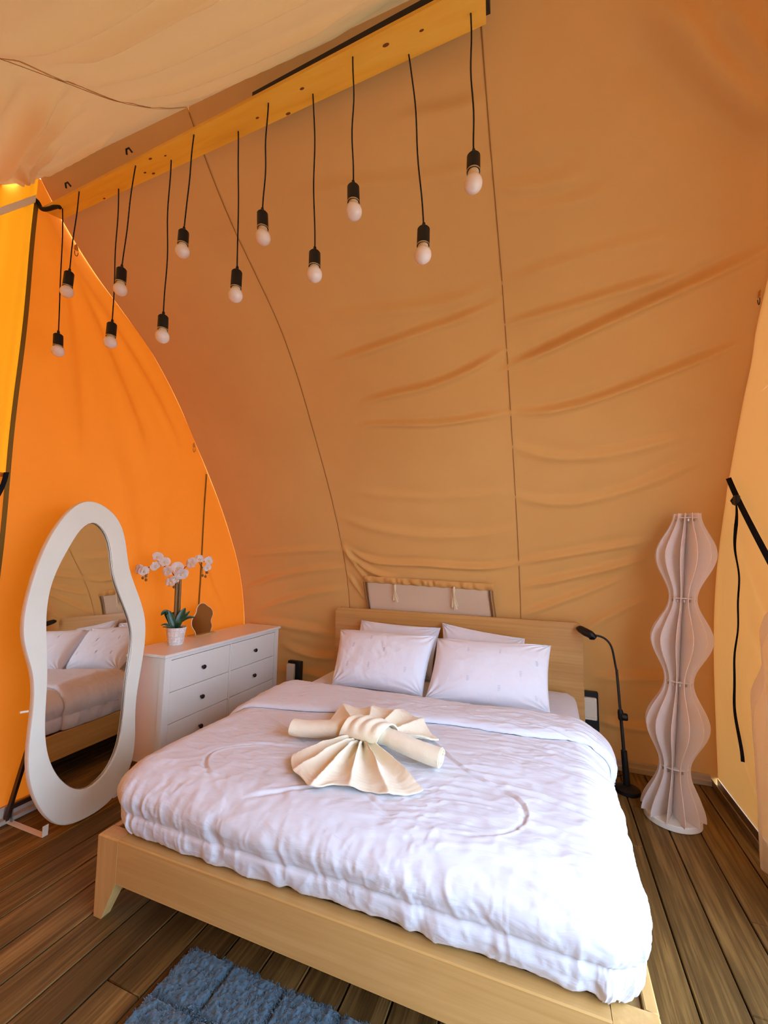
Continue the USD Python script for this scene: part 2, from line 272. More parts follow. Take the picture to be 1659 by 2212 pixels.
for x in (-1.68, -.205):
    P = surf(np.full_like(tt, x + .0), tt, .004); obj('seam', gmesh(np.stack([P - [.0022, 0, 0], P + [.0022, 0, 0]], 1)), M['seam'], wall_back, True)
ceiling = thing('ceiling', None, None, kind='structure')
TF = float(np.interp(2.42, fz(np.linspace(0, LT, 500)), np.linspace(0, LT, 500)))
for i, (a, b) in enumerate(((XL, -1.67), (-1.67, -.205), (-.205, XR + .01))):
    obj('canvas_panel', roof_panel(a, b, TF, LT, FRONT, True, 21 + i), M['canvas_roof'], ceiling, True)
tt = np.linspace(TF, LT - .03, 90)
for x in (-1.67, -.205):
    P = surf(np.full_like(tt, x), tt, .003, True); obj('seam', gmesh(np.stack([P - [.002, 0, 0], P + [.002, 0, 0]], 1), True), M['seam'], ceiling, True)
wall_front = thing('wall_front', None, None, kind='structure')
for i, (a, b) in enumerate(((XL, -1.67), (-1.67, -.205), (-.205, XR + .01))):
    obj('canvas_panel', roof_panel(a, b, 0, TF, [], True, 25 + i), M['canvas'], wall_front, True)

# end walls: upright canvas under the arch
def wall_grid(x, ya, yb, z0, z1, f, inward, seed, step=.018):
    nz = int((z1 - z0) / step) + 1; zs = np.linspace(z0, z1, nz); A = np.array([ya(z) for z in zs]); B = np.array([yb(z) for z in zs])
    ny = max(3, int((B - A).max() / step)); u = np.linspace(0, 1, ny); Y = A[:, None] + (B - A)[:, None] * u; Z = np.repeat(zs[:, None], ny, 1)
    off = f(Y, Z) + .010 * fbm(np.stack([Y * 2.2, Z * 1.2, np.full_like(Y, seed)], -1), 3, seed)
    return gmesh(np.stack([x + inward * off, Y, Z], -1), flip=inward < 0)
ZT = 3.776
yb_ = lambda z: float(yback(z)); yf_ = lambda z: max(2 * YC - float(yback(z)) - .03, -.75)
wall_left = thing('wall_left', None, None, kind='structure')
LC = [([(1.50, 3.55), (1.62, 3.1), (1.72, 2.6), (1.78, 2.1)], .025, .05), ([(1.55, 3.5), (1.85, 3.0), (2.1, 2.6), (2.3, 2.2)], .022, .05), ([(1.6, 3.45), (2.0, 3.05), (2.3, 2.75), (2.6, 2.35)], .015, .04), ([(2.0, 2.3), (2.2, 1.7), (2.3, 1.2)], .012, .07), ([(2.55, 2.2), (2.45, 1.6), (2.5, 1.0)], .010, .06), ([(2.95, 1.5), (3.05, 1.2), (3.2, 1.0)], .008, .03)]
fold = lambda Y, Z: .030 * np.sin(Y * 38 + .8 * np.sin(Z * 1.3)) * np.clip((1.43 - Y) * 12, 0, 1) * np.clip((Z - .2) * .5, .15, 1)
lw = lambda Y, Z: creases(Y, Z, LC) * 1.4 + fold(Y, Z)
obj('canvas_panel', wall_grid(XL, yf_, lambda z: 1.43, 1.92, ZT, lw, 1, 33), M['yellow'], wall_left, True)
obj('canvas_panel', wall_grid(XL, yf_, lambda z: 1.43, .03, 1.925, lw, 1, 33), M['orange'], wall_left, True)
obj('canvas_panel', wall_grid(XL, lambda z: 1.43, lambda z: min(2.918, yb_(z) + .03), .03, ZT, lw, 1, 33), M['orange'], wall_left, True)
obj('canvas_panel', wall_grid(XL, lambda z: 2.915, lambda z: max(yb_(z) + .03, 2.918), .03, 2.28, lw, 1, 33), M['orange'], wall_left, True)
zz = np.linspace(.05, 3.62, 60)
obj('seam', ribbon(np.stack([np.full_like(zz, XL + .012), 1.432 + .004 * np.sin(zz * 5), zz], 1), .022, (0, 1, 0), .004), M['seam_olive'], wall_left, True)
zz = np.linspace(.05, 2.2, 40)
obj('seam', ribbon(np.stack([np.full_like(zz, XL + .014), 2.913 + .003 * np.sin(zz * 6), zz], 1), .012, (0, 1, 0), .004), M['seam_olive'], wall_left, True)
obj('hem', cbox(XL - .002, XL + .008, .9, 1.425, 1.905, 1.93, .003), M['yellow'], wall_left)
DOOR0, DOOR1, DOORZ = -.40, 2.12, 2.36      # the open doorway in the right end wall
wall_right = thing('wall_right', None, None, kind='structure')
RC = [([(3.1, 1.9), (3.02, 1.3), (3.1, .7), (2.95, .25)], .016, .04), ([(2.95, 1.7), (2.8, 1.35), (2.5, 1.1)], .014, .05), ([(2.95, 1.2), (2.7, .95), (2.4, .8)], .012, .06), ([(3.3, .6), (3.1, .35), (2.8, .2)], .014, .04), ([(3.25, 1.4), (3.3, .9), (3.2, .4)], .014, .035), ([(2.6, 2.7), (2.4, 2.2), (2.3, 1.8)], .012, .08)]
rc_ = lambda Y, Z: creases(Y, Z, RC)
obj('canvas_panel', wall_grid(XR, lambda z: DOOR1, lambda z: yb_(z) + .03, .045, DOORZ, rc_, -1, 41), M['cream_canvas'], wall_right, True)
obj('canvas_panel', wall_grid(XR, yf_, lambda z: yb_(z) + .03, DOORZ, ZT, rc_, -1, 41), M['cream_canvas'], wall_right, True)
obj('canvas_panel', wall_grid(XR, yf_, lambda z: DOOR0, .045, DOORZ, rc_, -1, 42), M['cream_canvas'], wall_right, True)
for w, (y, z) in ((wall_right, (2.505, 2.80)), (wall_left, (2.745, 2.40)), (wall_left, (1.667, 3.46))):
    x = XR - .018 if w is wall_right else XL + .018; s = -1 if w is wall_right else 1
    obj('toggle_tab', hull([(x, y - .012, z + .03), (x, y + .012, z + .03), (x + s * .004, y - .014, z), (x + s * .004, y + .014, z), (x + s * .008, y, z + .034), (x, y, z + .05)]), M['toggle'], w)
    obj('wire_loop', tube([(x + s * .006, y + .011 * math.cos(a), z - .012 + .026 * math.sin(a)) for a in np.linspace(math.pi * .95, math.pi * 2.05, 12)], .002, 6), M['standm'], w)

# window screen behind the bed
win = thing('window_1', None, None, kind='structure')
X, T = np.meshgrid(np.linspace(-1.47, -.42, 60), np.linspace(.62, 1.30, 40)); sag = lambda X: -.03 * (X + 1.47) / 1.05
off = .040 + .006 * fbm(np.stack([X * 4, T * 5, X * 0], -1), 3, 5)
obj('screen_panel', slab(surf(X, T + sag(X) * (T > .7), off), .003), M['screen'], win, True)
X, T = np.meshgrid(np.linspace(-1.49, -.40, 220), np.linspace(1.285, 1.345, 12)); u = (T - 1.285) / .06
off = .044 + .010 * np.sin(np.pi * u) * (1 + .6 * np.sin(X * 95 + 2 * np.sin(X * 21)) * np.clip(1 - np.abs(X + 1.0) / .75, 0, 1)) + .004 * np.sin(X * 60 + u * 2)
obj('gathered_header', slab(surf(X, T + sag(X), off), .003), M['canvas'], win, True)
for xs in (-1.475, -.425):
    tz = np.linspace(.66, 1.29 + (-.03 if xs > -1 else 0), 30)
    obj('zip_strip', ribbon(surf(xs + .006 * np.sin(tz * 14) + .012 * (1.3 - tz) / .6, tz, .052), .014, (1, 0, 0), .003), M['zip'], win, True)
    obj('zip_strip', ribbon(surf(xs + (-.022 if xs < -1 else .022) + .006 * np.sin(tz * 14) + .012 * (1.3 - tz) / .6, tz, .048), .012, (1, 0, 0), .003), M['seam'], win, True)
for xt, ln in ((-1.205, .165), (-.705, .20)):
    for k, (dx, l) in enumerate(((-.022, .9), (-.004, 1.0), (.012, .95), (.030, .8))):
        tz = np.linspace(1.285, 1.285 - ln * l, 14); v = (1.285 - tz) / ln
        P = surf(xt + dx * v ** 1.2 + .004 * np.sin(v * 6 + k), tz, .060 + .006 * k + .01 * np.sin(v * 3)); P[:, 2] += 0
        obj('tie', ribbon(P, .011, (1, .25 * (-1) ** k, 0), .0015), M['tie'], win, True)

# ------------------------------------------------------------------ floor of deck boards
floor = thing('floor', None, None, kind='structure')
obj('underlay', cbox(-3.0, 1.6, -1.2, 3.75, -.09, -.030, .002), M['joint'], floor)
pitch, x = .1595, .4345 - 22 * .1595; rr = random.Random(3); k = 0
while x < 1.25:
    joints = {-12: 1.18, -13: 1.62, -17: 2.6, -14: .4, 2: 2.35}
    idx = round((x - .4345) / pitch); j = joints.get(idx, rr.choice([.1, .7, 1.9, 2.7, 3.1])); ends = [-.6, j, 3.66]
    if idx in (-12,): ends = [-.6, 1.185, 3.66]
    for a, b in zip(ends[:-1], ends[1:]):
        h = rr.uniform(-.0012, .0)
        obj('plank', cbox(x + .0032, x + pitch - .0032, a + .001, b - .001, -.03, h, .0028), M[f'plank{rr.randrange(4)}'], floor); k += 1
    x += pitch
ground = obj('ground', cbox(-25, 25, -25, 25, -.45, -.35, .01), M['ground'], kind='structure')

# battens and the metal track along the walls
bb = thing('baseboard_back', None, None, kind='structure')
obj('batten', cbox(-2.85, .985, 3.555, 3.585, -.001, .035, .003), M['basewood'], bb); obj('batten', cbox(-2.85, .985, 3.575, 3.600, .03, .062, .003), M['basewood'], bb)
bl = thing('baseboard_left', None, None, kind='structure')
obj('batten', cbox(-2.862, -2.838, -.6, 3.55, -.001, .075, .003), M['basewood_y'], bl); obj('batten', cbox(-2.84, -2.80, -.6, 3.55, -.001, .022, .003), M['basewood_y'], bl)
tr = thing('trim_1', None, None, kind='structure')
obj('track_web', cbox(.985, 1.02, -.6, 3.57, -.001, .006, .001), M['alu'], tr); obj('track_flange', cbox(.983, .987, -.6, 3.57, -.001, .045, .001), M['alu'], tr); obj('track_flange', cbox(1.017, 1.021, -.6, 3.57, -.001, .05, .001), M['alu'], tr)

# ------------------------------------------------------------------ the golden board under the ridge, ridge timber and pole
board = thing('ceiling_board', 'long golden pine board under the tent ridge with bulbs hanging from it', 'wooden board', (-1.5, 1.45, 3.57))
def by(x): return np.interp(x, [-2.85, -.16], [0, -.04])
bo = hull([(x, y, z) for x, y in ((-2.85, 1.452), (-2.81, 1.546), (-.163, 1.345), (-.178, 1.482), (-1.6, 1.404), (-1.6, 1.518)) for z in (3.572, 3.590)])
obj('board', bo, M['pine'], board)
for kx, ky, r in ((-.57, 1.40, .009), (-.42, 1.405, .006), (-1.25, 1.455, .006), (-2.02, 1.48, .006), (-1.92, 1.43, .007), (-1.98, 1.50, .007), (-1.1, 1.49, .008), (-.98, 1.42, .007), (-1.83, 1.445, .005), (-2.4, 1.52, .006)):
    m = lathe([(0, -.0006), (r, -.0006), (r, .001), (0, .001)], 14); m.vertices *= (1.6, .7, 1); m.apply_translation((kx, ky + .008, 3.572)); obj('knot', m, M['knot'], board)
rt = thing('ridge_timber', 'dark brown timber running above the golden board along the ridge', 'timber', (-.5, 1.42, 3.64))
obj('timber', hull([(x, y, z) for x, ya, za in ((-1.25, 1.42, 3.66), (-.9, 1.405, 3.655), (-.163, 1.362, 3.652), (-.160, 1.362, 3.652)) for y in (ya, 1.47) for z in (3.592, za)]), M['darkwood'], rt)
pole = thing('tent_pole', 'cream tent pole at the upper end of the orange curtain', 'pole', (XL + .02, 1.41, 3.57))
obj('rail', hull([(XL + .012 + dx, y, z + dz) for (y, z) in ((1.405, 3.575), (.55, 2.42)) for dx in (0, .035) for dz in (0, .05)]), M['whitemetal'], pole)
obj('bracket', tube(catmull([(XL + .03, 1.40, 3.60), (XL + .04, 1.425, 3.585), (XL + .05, 1.435, 3.56), (XL + .09, 1.45, 3.556), (XL + .16, 1.475, 3.565)], 20), .012, 10), M['black'], pole)
for cx_, cy_ in ((-2.56, 1.425), (-2.03, 1.40)):
    obj('bolt', tube([(cx_ - .02, cy_, 3.605), (cx_ - .01, cy_ - .012, 3.622), (cx_ + .01, cy_ - .012, 3.622), (cx_ + .02, cy_, 3.605)], .005, 6), M['black'], board)

# ------------------------------------------------------------------ pendant bulbs
BULBS = [(-2.716, 1.491, -2.638, 2.753, 2.686, 2.619), (-2.492, 1.444, -2.510, 3.077, 2.995, 2.927), (-2.257, 1.511, -2.216, 2.750, 2.676, 2.603), (-2.031, 1.440, -2.073, 2.989, 2.915, 2.838),
    (-1.822, 1.483, -1.798, 2.694, 2.627, 2.552), (-1.601, 1.420, -1.625, 3.061, 2.993, 2.918), (-1.381, 1.484, -1.342, 2.827, 2.749, 2.675), (-1.160, 1.427, -1.164, 3.026, 2.955, 2.874),
    (-.946, 1.465, -.908, 2.797, 2.733, 2.660), (-.715, 1.399, -.698, 2.979, 2.913, 2.837), (-.493, 1.473, -.424, 2.775, 2.704, 2.626), (-.229, 1.429, -.222, 2.974, 2.912, 2.826)]
ORD = ['first hanging bulb from the orange wall, lowest, on a long cord', 'second hanging bulb from the orange wall, on a shorter cord', 'third hanging bulb from the orange wall, on a long cord', 'fourth hanging bulb from the orange wall, its cord slanting',
    'fifth hanging bulb from the orange wall, lower than both neighbours', 'sixth hanging bulb from the orange wall, high on a short cord', 'seventh hanging bulb from the orange wall, before the curved canvas seam', 'eighth hanging bulb from the orange wall, high on a bowed cord',
    'ninth hanging bulb from the orange wall, below the two beside it', 'tenth hanging bulb from the orange wall, high on the cord', 'eleventh hanging bulb from the orange wall, its long cord slanting', 'twelfth and last hanging bulb, at the free end of the board']
rr = random.Random(5)
for (hx, hy, sx, zt, zb, ze), lab in zip(BULBS, ORD):
    t = thing('pendant_bulb', lab, 'hanging bulb', (sx, hy, ze), 'black pendant bulbs along the board')
    L_ = 3.572 - zt; n = 18; v = np.linspace(0, 1, n); a1, a2 = rr.uniform(-.006, .006), rr.uniform(-.005, .005)
    path = np.stack([hx + (sx - hx) * (v ** .8 if abs(sx - hx) > .03 else v) + a1 * np.sin(v * 9 + a2 * 500) * np.sin(np.pi * v), np.full(n, hy) + a2 * np.sin(v * 7) * np.sin(np.pi * v), 3.574 - L_ * v], 1)
    obj('cord', tube(path, .0032, 8), M['cord'], t)
    s = (zt - zb) / .07; lean = np.array([rr.uniform(-.05, .05), rr.uniform(-.05, .05)])
    def leaned(m):
        m.vertices[:, 0] += (m.vertices[:, 2] - zt) * lean[0] * -1; m.vertices[:, 1] += (m.vertices[:, 2] - zt) * lean[1] * -1; return m
    obj('socket', leaned(lathe([(0, zt + .020), (.006, zt + .020), (.0075, zt + .006), (.009, zt + .001), (.020, zt - .002), (.0245, zt - .008), (.025, zb + .004), (.025, zb - .004), (.0235, zb - .006), (0, zb - .006)], 24, (sx, hy, 0))), M['black'], t)
    obj('ring', leaned(lathe([(.0235, zb - .004), (.0262, zb - .004), (.0262, zb - .007), (.0235, zb - .007)], 24, (sx, hy, 0))), M['chrome'], t)
    h = zb - ze
    obj('bulb_collar', leaned(lathe([(.019, zb - .004), (.0205, zb - .010), (.020, zb - .36 * h), (.022, zb - .42 * h), (0.0, zb - .42 * h)], 24, (sx, hy, 0))), M['bulbneck'], t)
    zc = ze + .033; pr = [(.0215, zb - .38 * h)] + [(.0335 * math.cos(a), zc + .033 * math.sin(a)) for a in np.linspace(.75, -math.pi / 2, 14)]; pr[-1] = (0, ze)
    obj('glass_bulb', leaned(lathe(pr, 28, (sx, hy, 0))), M['bulb'], t)

# ------------------------------------------------------------------ bed
bed = thing('bed', 'wide light wooden bed with plain headboard and splayed front legs', 'bed', (-.77, 2.4, 0))
BX0, BX1, BY0 = -1.783, .245, 1.339
hb = Polygon([(BX0 + .012, .22), (BX1 - .025, .22), (BX1 - .025, 1.03), (BX0 + .012, 1.03)]).buffer(-.045).buffer(.045, quad_segs=8)
hm = trimesh.creation.extrude_polygon(hb, .034, engine='earcut'); hm.vertices = np.stack([hm.vertices[:, 0], 3.436 - hm.vertices[:, 2], hm.vertices[:, 1]], 1); hm.invert()
hb2 = trimesh.creation.extrude_polygon(hb.buffer(-.006), .046, engine='earcut'); hb2.vertices = np.stack([hb2.vertices[:, 0], 3.442 - hb2.vertices[:, 2], hb2.vertices[:, 1]], 1); hb2.invert()
obj('headboard', cat(hm, hb2), M['headboard'], bed, 30)
obj('foot_rail', cbox(BX0 + .115, BX1 - .115, BY0 + .0005, BY0 + .062, .150, .3185, .004), M['bamboo'], bed)
for s, xa in ((1, BX0), (-1, BX1)):
    o, i_, b = xa, xa + s * .116, xa + s * .045
    pts = [(o, BY0, .319 - .006), (o + s * .006, BY0 + .006, .319), (i_, BY0, .313), (i_, BY0 + .006, .319), (o + s * .004, BY0 + .064, .319), (i_, BY0 + .064, .319), (i_, BY0, .150), (i_, BY0 + .064, .150), (o, BY0 + .06, .15), (o, BY0 + .06, .313), (o, BY0 + .004, .15), (o + s * .004, BY0, .15)]
    obj('corner_post', hull(pts), M['bamboo_v'], bed)
    lg = [(o, BY0 + .003, .151), (o + s * .003, BY0, .151), (i_, BY0, .151), (i_, BY0 + .062, .151), (o, BY0 + .062, .151), (o + s * .002, BY0 + .004, 0), (b, BY0 + .004, 0), (b, BY0 + .045, 0), (o + s * .002, BY0 + .045, 0)]
    obj('leg', hull(lg), M['bamboo_v'], bed)
    obj('side_rail', cbox(min(o, o + s * .034), max(o, o + s * .034), BY0 + .064, 3.400, .150, .3185, .004), M['bamboo_y'], bed)
    obj('rear_leg', hull([(o + s * .04 + dx, 3.33 + dy, z) for dx in (0, s * .07 if False else s * .06) for dy in (0, .065) for z in (0, .21)]), M['bamboo_v'], bed)
obj('slat_base', cbox(BX0 + .036, BX1 - .036, BY0 + .066, 3.395, .24, .292, .004), M['bamboo_y'], bed)

mat_t = thing('mattress', 'mattress under a white fitted sheet, showing beside the pillows', 'mattress', (-.77, 2.4, .295))
def rounded_slab(x0, x1, y0, y1, z0, z1, r, n=26):
    """A soft block: superellipsoid-like rounding of radius r."""
    m = trimesh.creation.box((1, 1, 1)); m = m.subdivide_to_size(.06); v = m.vertices * 2
    h = np.array([x1 - x0, y1 - y0, z1 - z0]) / 2; p = v * h; q = np.clip(p, -(h - r), h - r); dlt = p - q; ln = np.linalg.norm(dlt, axis=1, keepdims=True); mx = np.abs(dlt).max(1, keepdims=True)
    p = q + np.where(ln > 1e-9, dlt / np.maximum(ln, 1e-9) * mx, 0); m.vertices = p + np.array([x0 + x1, y0 + y1, z0 + z1]) / 2
    return m
mt = rounded_slab(-1.70, .165, 1.44, 3.385, .296, .555, .07)
v = mt.vertices; v[:, 2] += np.where(v[:, 2] > .5, .010 * fbm(np.c_[v[:, 0] * 4, v[:, 1] * 4, v[:, 2]], 3, 8), 0); mt.vertices = v
obj('fitted_sheet', mt, M['linen'], mat_t, True)
sh = [(-1.73, 2.62, .50), (-1.66, 2.85, .575), (-1.68, 3.1, .56)]

# duvet: a thick cloth draped over the mattress and tucked onto the foot rail
DX0, DX1, DY0, DTOP, DR, DHEAD = -1.760, .228, 1.352, .600, .135, 2.62
DHEM = .327; DD = DR * math.pi / 2 + (DTOP - DR - DHEM)
QUILT = [[(-1.213, 1.777), (-1.357, 1.690), (-1.43, 1.578), (-1.387, 1.50), (-1.30, 1.44)], [(-1.093, 1.40), (-.98, 1.448), (-.846, 1.529)], [(-1.6, 2.12), (-1.356, 1.979), (-1.14, 1.863), (-.741, 1.602), (-.5, 1.45)],
    [(-.751, 2.261), (-.463, 1.986), (-.267, 1.817), (-.138, 1.741), (-.093, 1.653), (-.105, 1.58), (-.165, 1.509), (-.315, 1.46)], [(-1.33, 1.73), (-1.05, 1.80), (-.9, 1.83)]]
def drape(S, T, lift=0.0, wr=1.0):
    plain_ = np.ndim(lift) == 0
    ds = np.where(S < DX0 + DR, S - (DX0 + DR), np.where(S > DX1 - DR, S - (DX1 - DR), 0)); dt = np.where(T < DY0 + DR, T - (DY0 + DR), 0)
    d = np.maximum(np.abs(ds), np.abs(dt)); e = np.hypot(ds, dt) + 1e-9; nx, ny = ds / e, dt / e
    arc = np.minimum(d / DR, math.pi / 2); hor = DR * np.sin(arc); drop = DR * (1 - np.cos(arc)) + np.maximum(d - DR * math.pi / 2, 0)
    k = np.clip((d - (DD - .075)) / .075, 0, 1); bul = np.clip((d - .10) / .15, 0, 1)
    hor = hor + .022 * np.sin(np.pi * bul) * (d > .1) - .030 * k ** 2
    x = np.clip(S, DX0 + DR, DX1 - DR) + nx * hor; y = np.maximum(T, DY0 + DR) + ny * hor; z = DTOP - drop
    z = z - .050 * np.clip((T - (DHEAD - .05)) / .05, 0, 1) ** 2 * (1 if plain_ else .6)
    P = np.stack([x, y, z], -1); N = gnormals(P); N = np.where((N[..., 2:3] < 0) & (d < .15)[..., None], -N, N)
    flip = np.sign((N * np.stack([nx, ny, np.where(d < .1, 1.0, 0)], -1)).sum(-1, keepdims=True)); N = N * np.where(flip == 0, 1, flip)
    top = np.clip(1 - d / .12, 0, 1); face = np.clip((d - .10) / .08, 0, 1); right = np.clip((S + .55) / .5, 0, 1)
    q = np.stack([S, T, np.zeros_like(S)], -1)
    h = .016 * fbm(q * [1.8, 1.8, 1], 2, 51)
    rid = 1 - 2 * np.abs(fbm(np.stack([S * 3.2 + T * 1.2, T * 21 + .8 * np.sin(S * 7), S * 0 + 3], -1), 2, 52)) * 2.2
    h = h + wr * .0075 * right * rid * (1 - face * .5)
    rid2 = 1 - np.abs(fbm(np.stack([S * 9 + T * 6, T * 12 - S * 5, S * 0 + 7], -1), 3, 53)) * 4
    h = h + wr * .0035 * rid2
    fr = (np.abs(dt) >= np.abs(ds)) & (dt < 0)
    wx, wy = 1.3 * fbm(q * [3, 3, 1], 2, 91), 1.3 * fbm(q * [3, 3, 1] + 7, 2, 92); rid4 = np.clip(1 - np.abs(fbm(np.stack([S * 7 + wx * 2, T * 24 + wy * 3, S * 0 + 5], -1), 3, 93)) * 7, 0, 1) ** 1.5
    patch = np.clip(fbm(q * [2.2, 2.2, 1] + 3, 2, 94) * 5 + .35 + .5 * right, 0, 1); h = h + wr * .0032 * rid4 * patch * (1 - face)
    rid5 = np.clip(1 - np.abs(fbm(np.stack([np.where(fr, S, T) * 26 + wx * 3, d * 8 + wy, S * 0 + 9], -1), 3, 95)) * 7, 0, 1) ** 1.5; h = h + wr * .0024 * face * rid5 * np.clip(patch + .3, 0, 1)
    along = np.where(fr, S, T)
    rid3 = 1 - np.abs(fbm(np.stack([along * 15 + 3 * fbm(q * 5, 2, 4), d * 5, S * 0 + 1], -1), 2, 54)) * 4
    h = h + wr * face * (.0045 * rid3 + (.002 + .002 * fr) * np.sin(along * 31 + 16 * fbm(np.stack([along * 3, d * 0, d * 0], -1), 2, 9)) * np.clip((d - (DD - .10)) / .05, 0, 1))
    h = h - .006 * np.exp(-((d - (DD - .095) - .03 * fbm(np.stack([along * 2.5, d * 0, d * 0], -1), 2, 12)) / .009) ** 2) * plain_
    if plain_:
        h = h + creases(S, T, [(c, -.007, .007) for c in QUILT])
        h = h + .012 * face * fbm(np.stack([along * 3.1, d * 0, d * 0 + 2], -1), 2, 77)
    z_guard = P[..., 2]
    P = P + N * (h + lift)[..., None]
    P[..., 2] = np.maximum(P[..., 2], np.where(fr & (k > 0), .3225, .322) + 0 * z_guard)
    return P
duvet = thing('duvet', 'puffy white duvet spread over the bed with stitched loops', 'duvet', (-.77, 2.0, .32))
S, T = np.meshgrid(np.linspace(DX0 + DR - DD, DX1 - DR + DD, 400), np.linspace(DY0 + DR - DD, DHEAD, 255))
P = drape(S, T); obj('quilt', slab(P, .014), M['linen'], duvet, True)
foldline = lambda s: np.interp(s, [-1.75, -1.585, -1.085, -.688, -.2, .222], [2.10, 2.122, 2.245, 2.290, 2.30, 2.36])
S, V = np.meshgrid(np.linspace(DX0 + DR - DD + .01, DX1 - DR + DD - .01, 360), np.linspace(0, 1, 80)); a = foldline(S) + .008 * np.sin(S * 11); T = a + (DHEAD + .012 - a) * V
lift = .004 + .026 * np.sqrt(np.clip(1 - (1 - np.clip(V / .14, 0, 1)) ** 2, 0, 1)) + .010 * np.sin(np.pi * V) + .008 * fbm(np.stack([S * 2.2, T * 9, S * 0], -1), 3, 61)
P = drape(S, T, lift); obj('folded_edge', slab(P, .010), M['linen'], duvet, True)

def pillow(name, label, bl, br, tl, tr_, T, seed, emb=(), group=None):
    bl, br, tl, tr_ = map(np.array, (bl, br, tl, tr_)); c = (bl + br + tl + tr_) / 4
    t = thing(name, label, 'pillow', c, group)
    n = 84; u = np.sin(np.linspace(-1, 1, n) * math.pi / 2) * .35 + np.linspace(-1, 1, n) * .65; U, V = np.meshgrid(u, u)
    nrm = np.cross(br + tr_ - bl - tl, tl + tr_ - bl - br); nrm = nrm / np.linalg.norm(nrm)
    au, av = np.abs(U), np.abs(V)
    pu = U * (1 - .045 * (1 - V ** 2) * au ** 3); pv = V * (1 - .055 * (1 - U ** 2) * av ** 3)
    f = ((1 - au ** 2.4) * (1 - av ** 2.4)).clip(0) ** .46
    base = (bl[None, None] * ((1 - pu) * (1 - pv))[..., None] + br * ((1 + pu) * (1 - pv))[..., None] + tl * ((1 - pu) * (1 + pv))[..., None] + tr_ * ((1 + pu) * (1 + pv))[..., None]) / 4
    q = np.stack([U * 1.0, V * .7, U * 0 + seed], -1)
    edge = np.clip(1 - np.minimum(1 - au, (1 - av) * .7) / .35, 0, 1) * np.clip(np.minimum(1 - au, 1 - av) / .03, 0, 1)
    ang = np.arctan2(1 - av, 1 - au)
    wr = .012 * edge * np.sin(ang * 16 + 8 * fbm(q * 2, 2, seed)) * np.clip(np.hypot(1 - au, 1 - av) / .12, 0, 1) * np.exp(-np.hypot(1 - au, 1 - av) * 2.2)
    wr = wr + .014 * fbm(q * 2.2, 3, seed + 1) * f + .0035 * (1 - 4 * np.abs(fbm(np.stack([U * 7 + V * 2, V * 3, U * 0 + seed], -1), 3, seed + 2))) * f
    fr = base + nrm * (T * .56 * f + wr)[..., None]; bk = base - nrm * (T * .44 * f)[..., None]
    down = np.clip(-V - .55, 0, 1)
    for A in (fr, bk): A[..., 2] = np.maximum(A[..., 2], min(bl[2], br[2]) - .012)
    m = cat(gmesh(fr), gmesh(bk, True)); m.merge_vertices(); obj('pillowcase', m, M['linen_pillow'], t, True)
    Nn = gnormals(fr); ex = (br - bl) / np.linalg.norm(br - bl); ey = np.cross(nrm, ex)
    for (eu, ev, ro) in emb:
        i, j = np.abs(u - ev).argmin(), np.abs(u - eu).argmin(); p = fr[i, j]; nn = Nn[i, j]; nn = nn if nn @ nrm > 0 else -nn
        a = ex * math.cos(ro) + ey * math.sin(ro); a = a - nn * (a @ nn); a /= np.linalg.norm(a); b = np.cross(nn, a)
        bars = []
        for (x0, x1, y0, y1) in ((-.008, .008, .016, .0185), (-.0055, -.0035, -.012, .017), (.001, .003, -.012, .017), (.006, .0075, -.006, .010), (-.008, .004, -.014, -.012), (-.008, .002, .000, .0018)):
            q_ = np.array([(x, y, z) for x in (x0, x1) for y in (y0, y1) for z in (0, .0012)]); bars.append(hull(p + q_[:, :1] * a + q_[:, 1:2] * b + (q_[:, 2:] + .0002) * nn))
        obj('emblem', cat(*bars), M['emblem'], t, False)
    return t
E1 = [(-.55, .25, .1), (.12, .12, .1), (-.62, -.42, .1), (-.12, -.42, .1), (.62, -.42, .1), (-.2, .55, .1)]
E2 = [(.80, .25, .05), (.55, -.12, .05), (.22, -.58, .05), (-.35, .5, .05), (.2, .5, .05), (.80, -.72, .05), (-.3, -.4, .05)]
pillow('pillow', 'white pillow leaning behind, on the dresser side of the bed', (-1.50, 3.17, .57), (-.83, 3.17, .57), (-1.49, 3.335, .945), (-.80, 3.335, .932), .11, 3, (), 'white bed pillows')
pillow('pillow', 'white pillow leaning behind, on the floor lamp side of the bed', (-.76, 3.17, .57), (-.14, 3.17, .57), (-.79, 3.335, .972), (-.17, 3.335, .902), .11, 4, (), 'white bed pillows')
pillow('pillow', 'plump white front pillow with woven emblems, nearer to the dresser', (-1.46, 2.775, .57), (-.79, 2.785, .57), (-1.545, 3.06, .905), (-.765, 3.06, .918), .19, 5, E1, 'white bed pillows')
pillow('pillow', 'creased white front pillow with woven emblems, nearer to the floor lamp', (-.765, 2.745, .57), (-.005, 2.79, .565), (-.755, 3.04, .908), (.008, 3.06, .920), .17, 6, E2, 'white bed pillows')

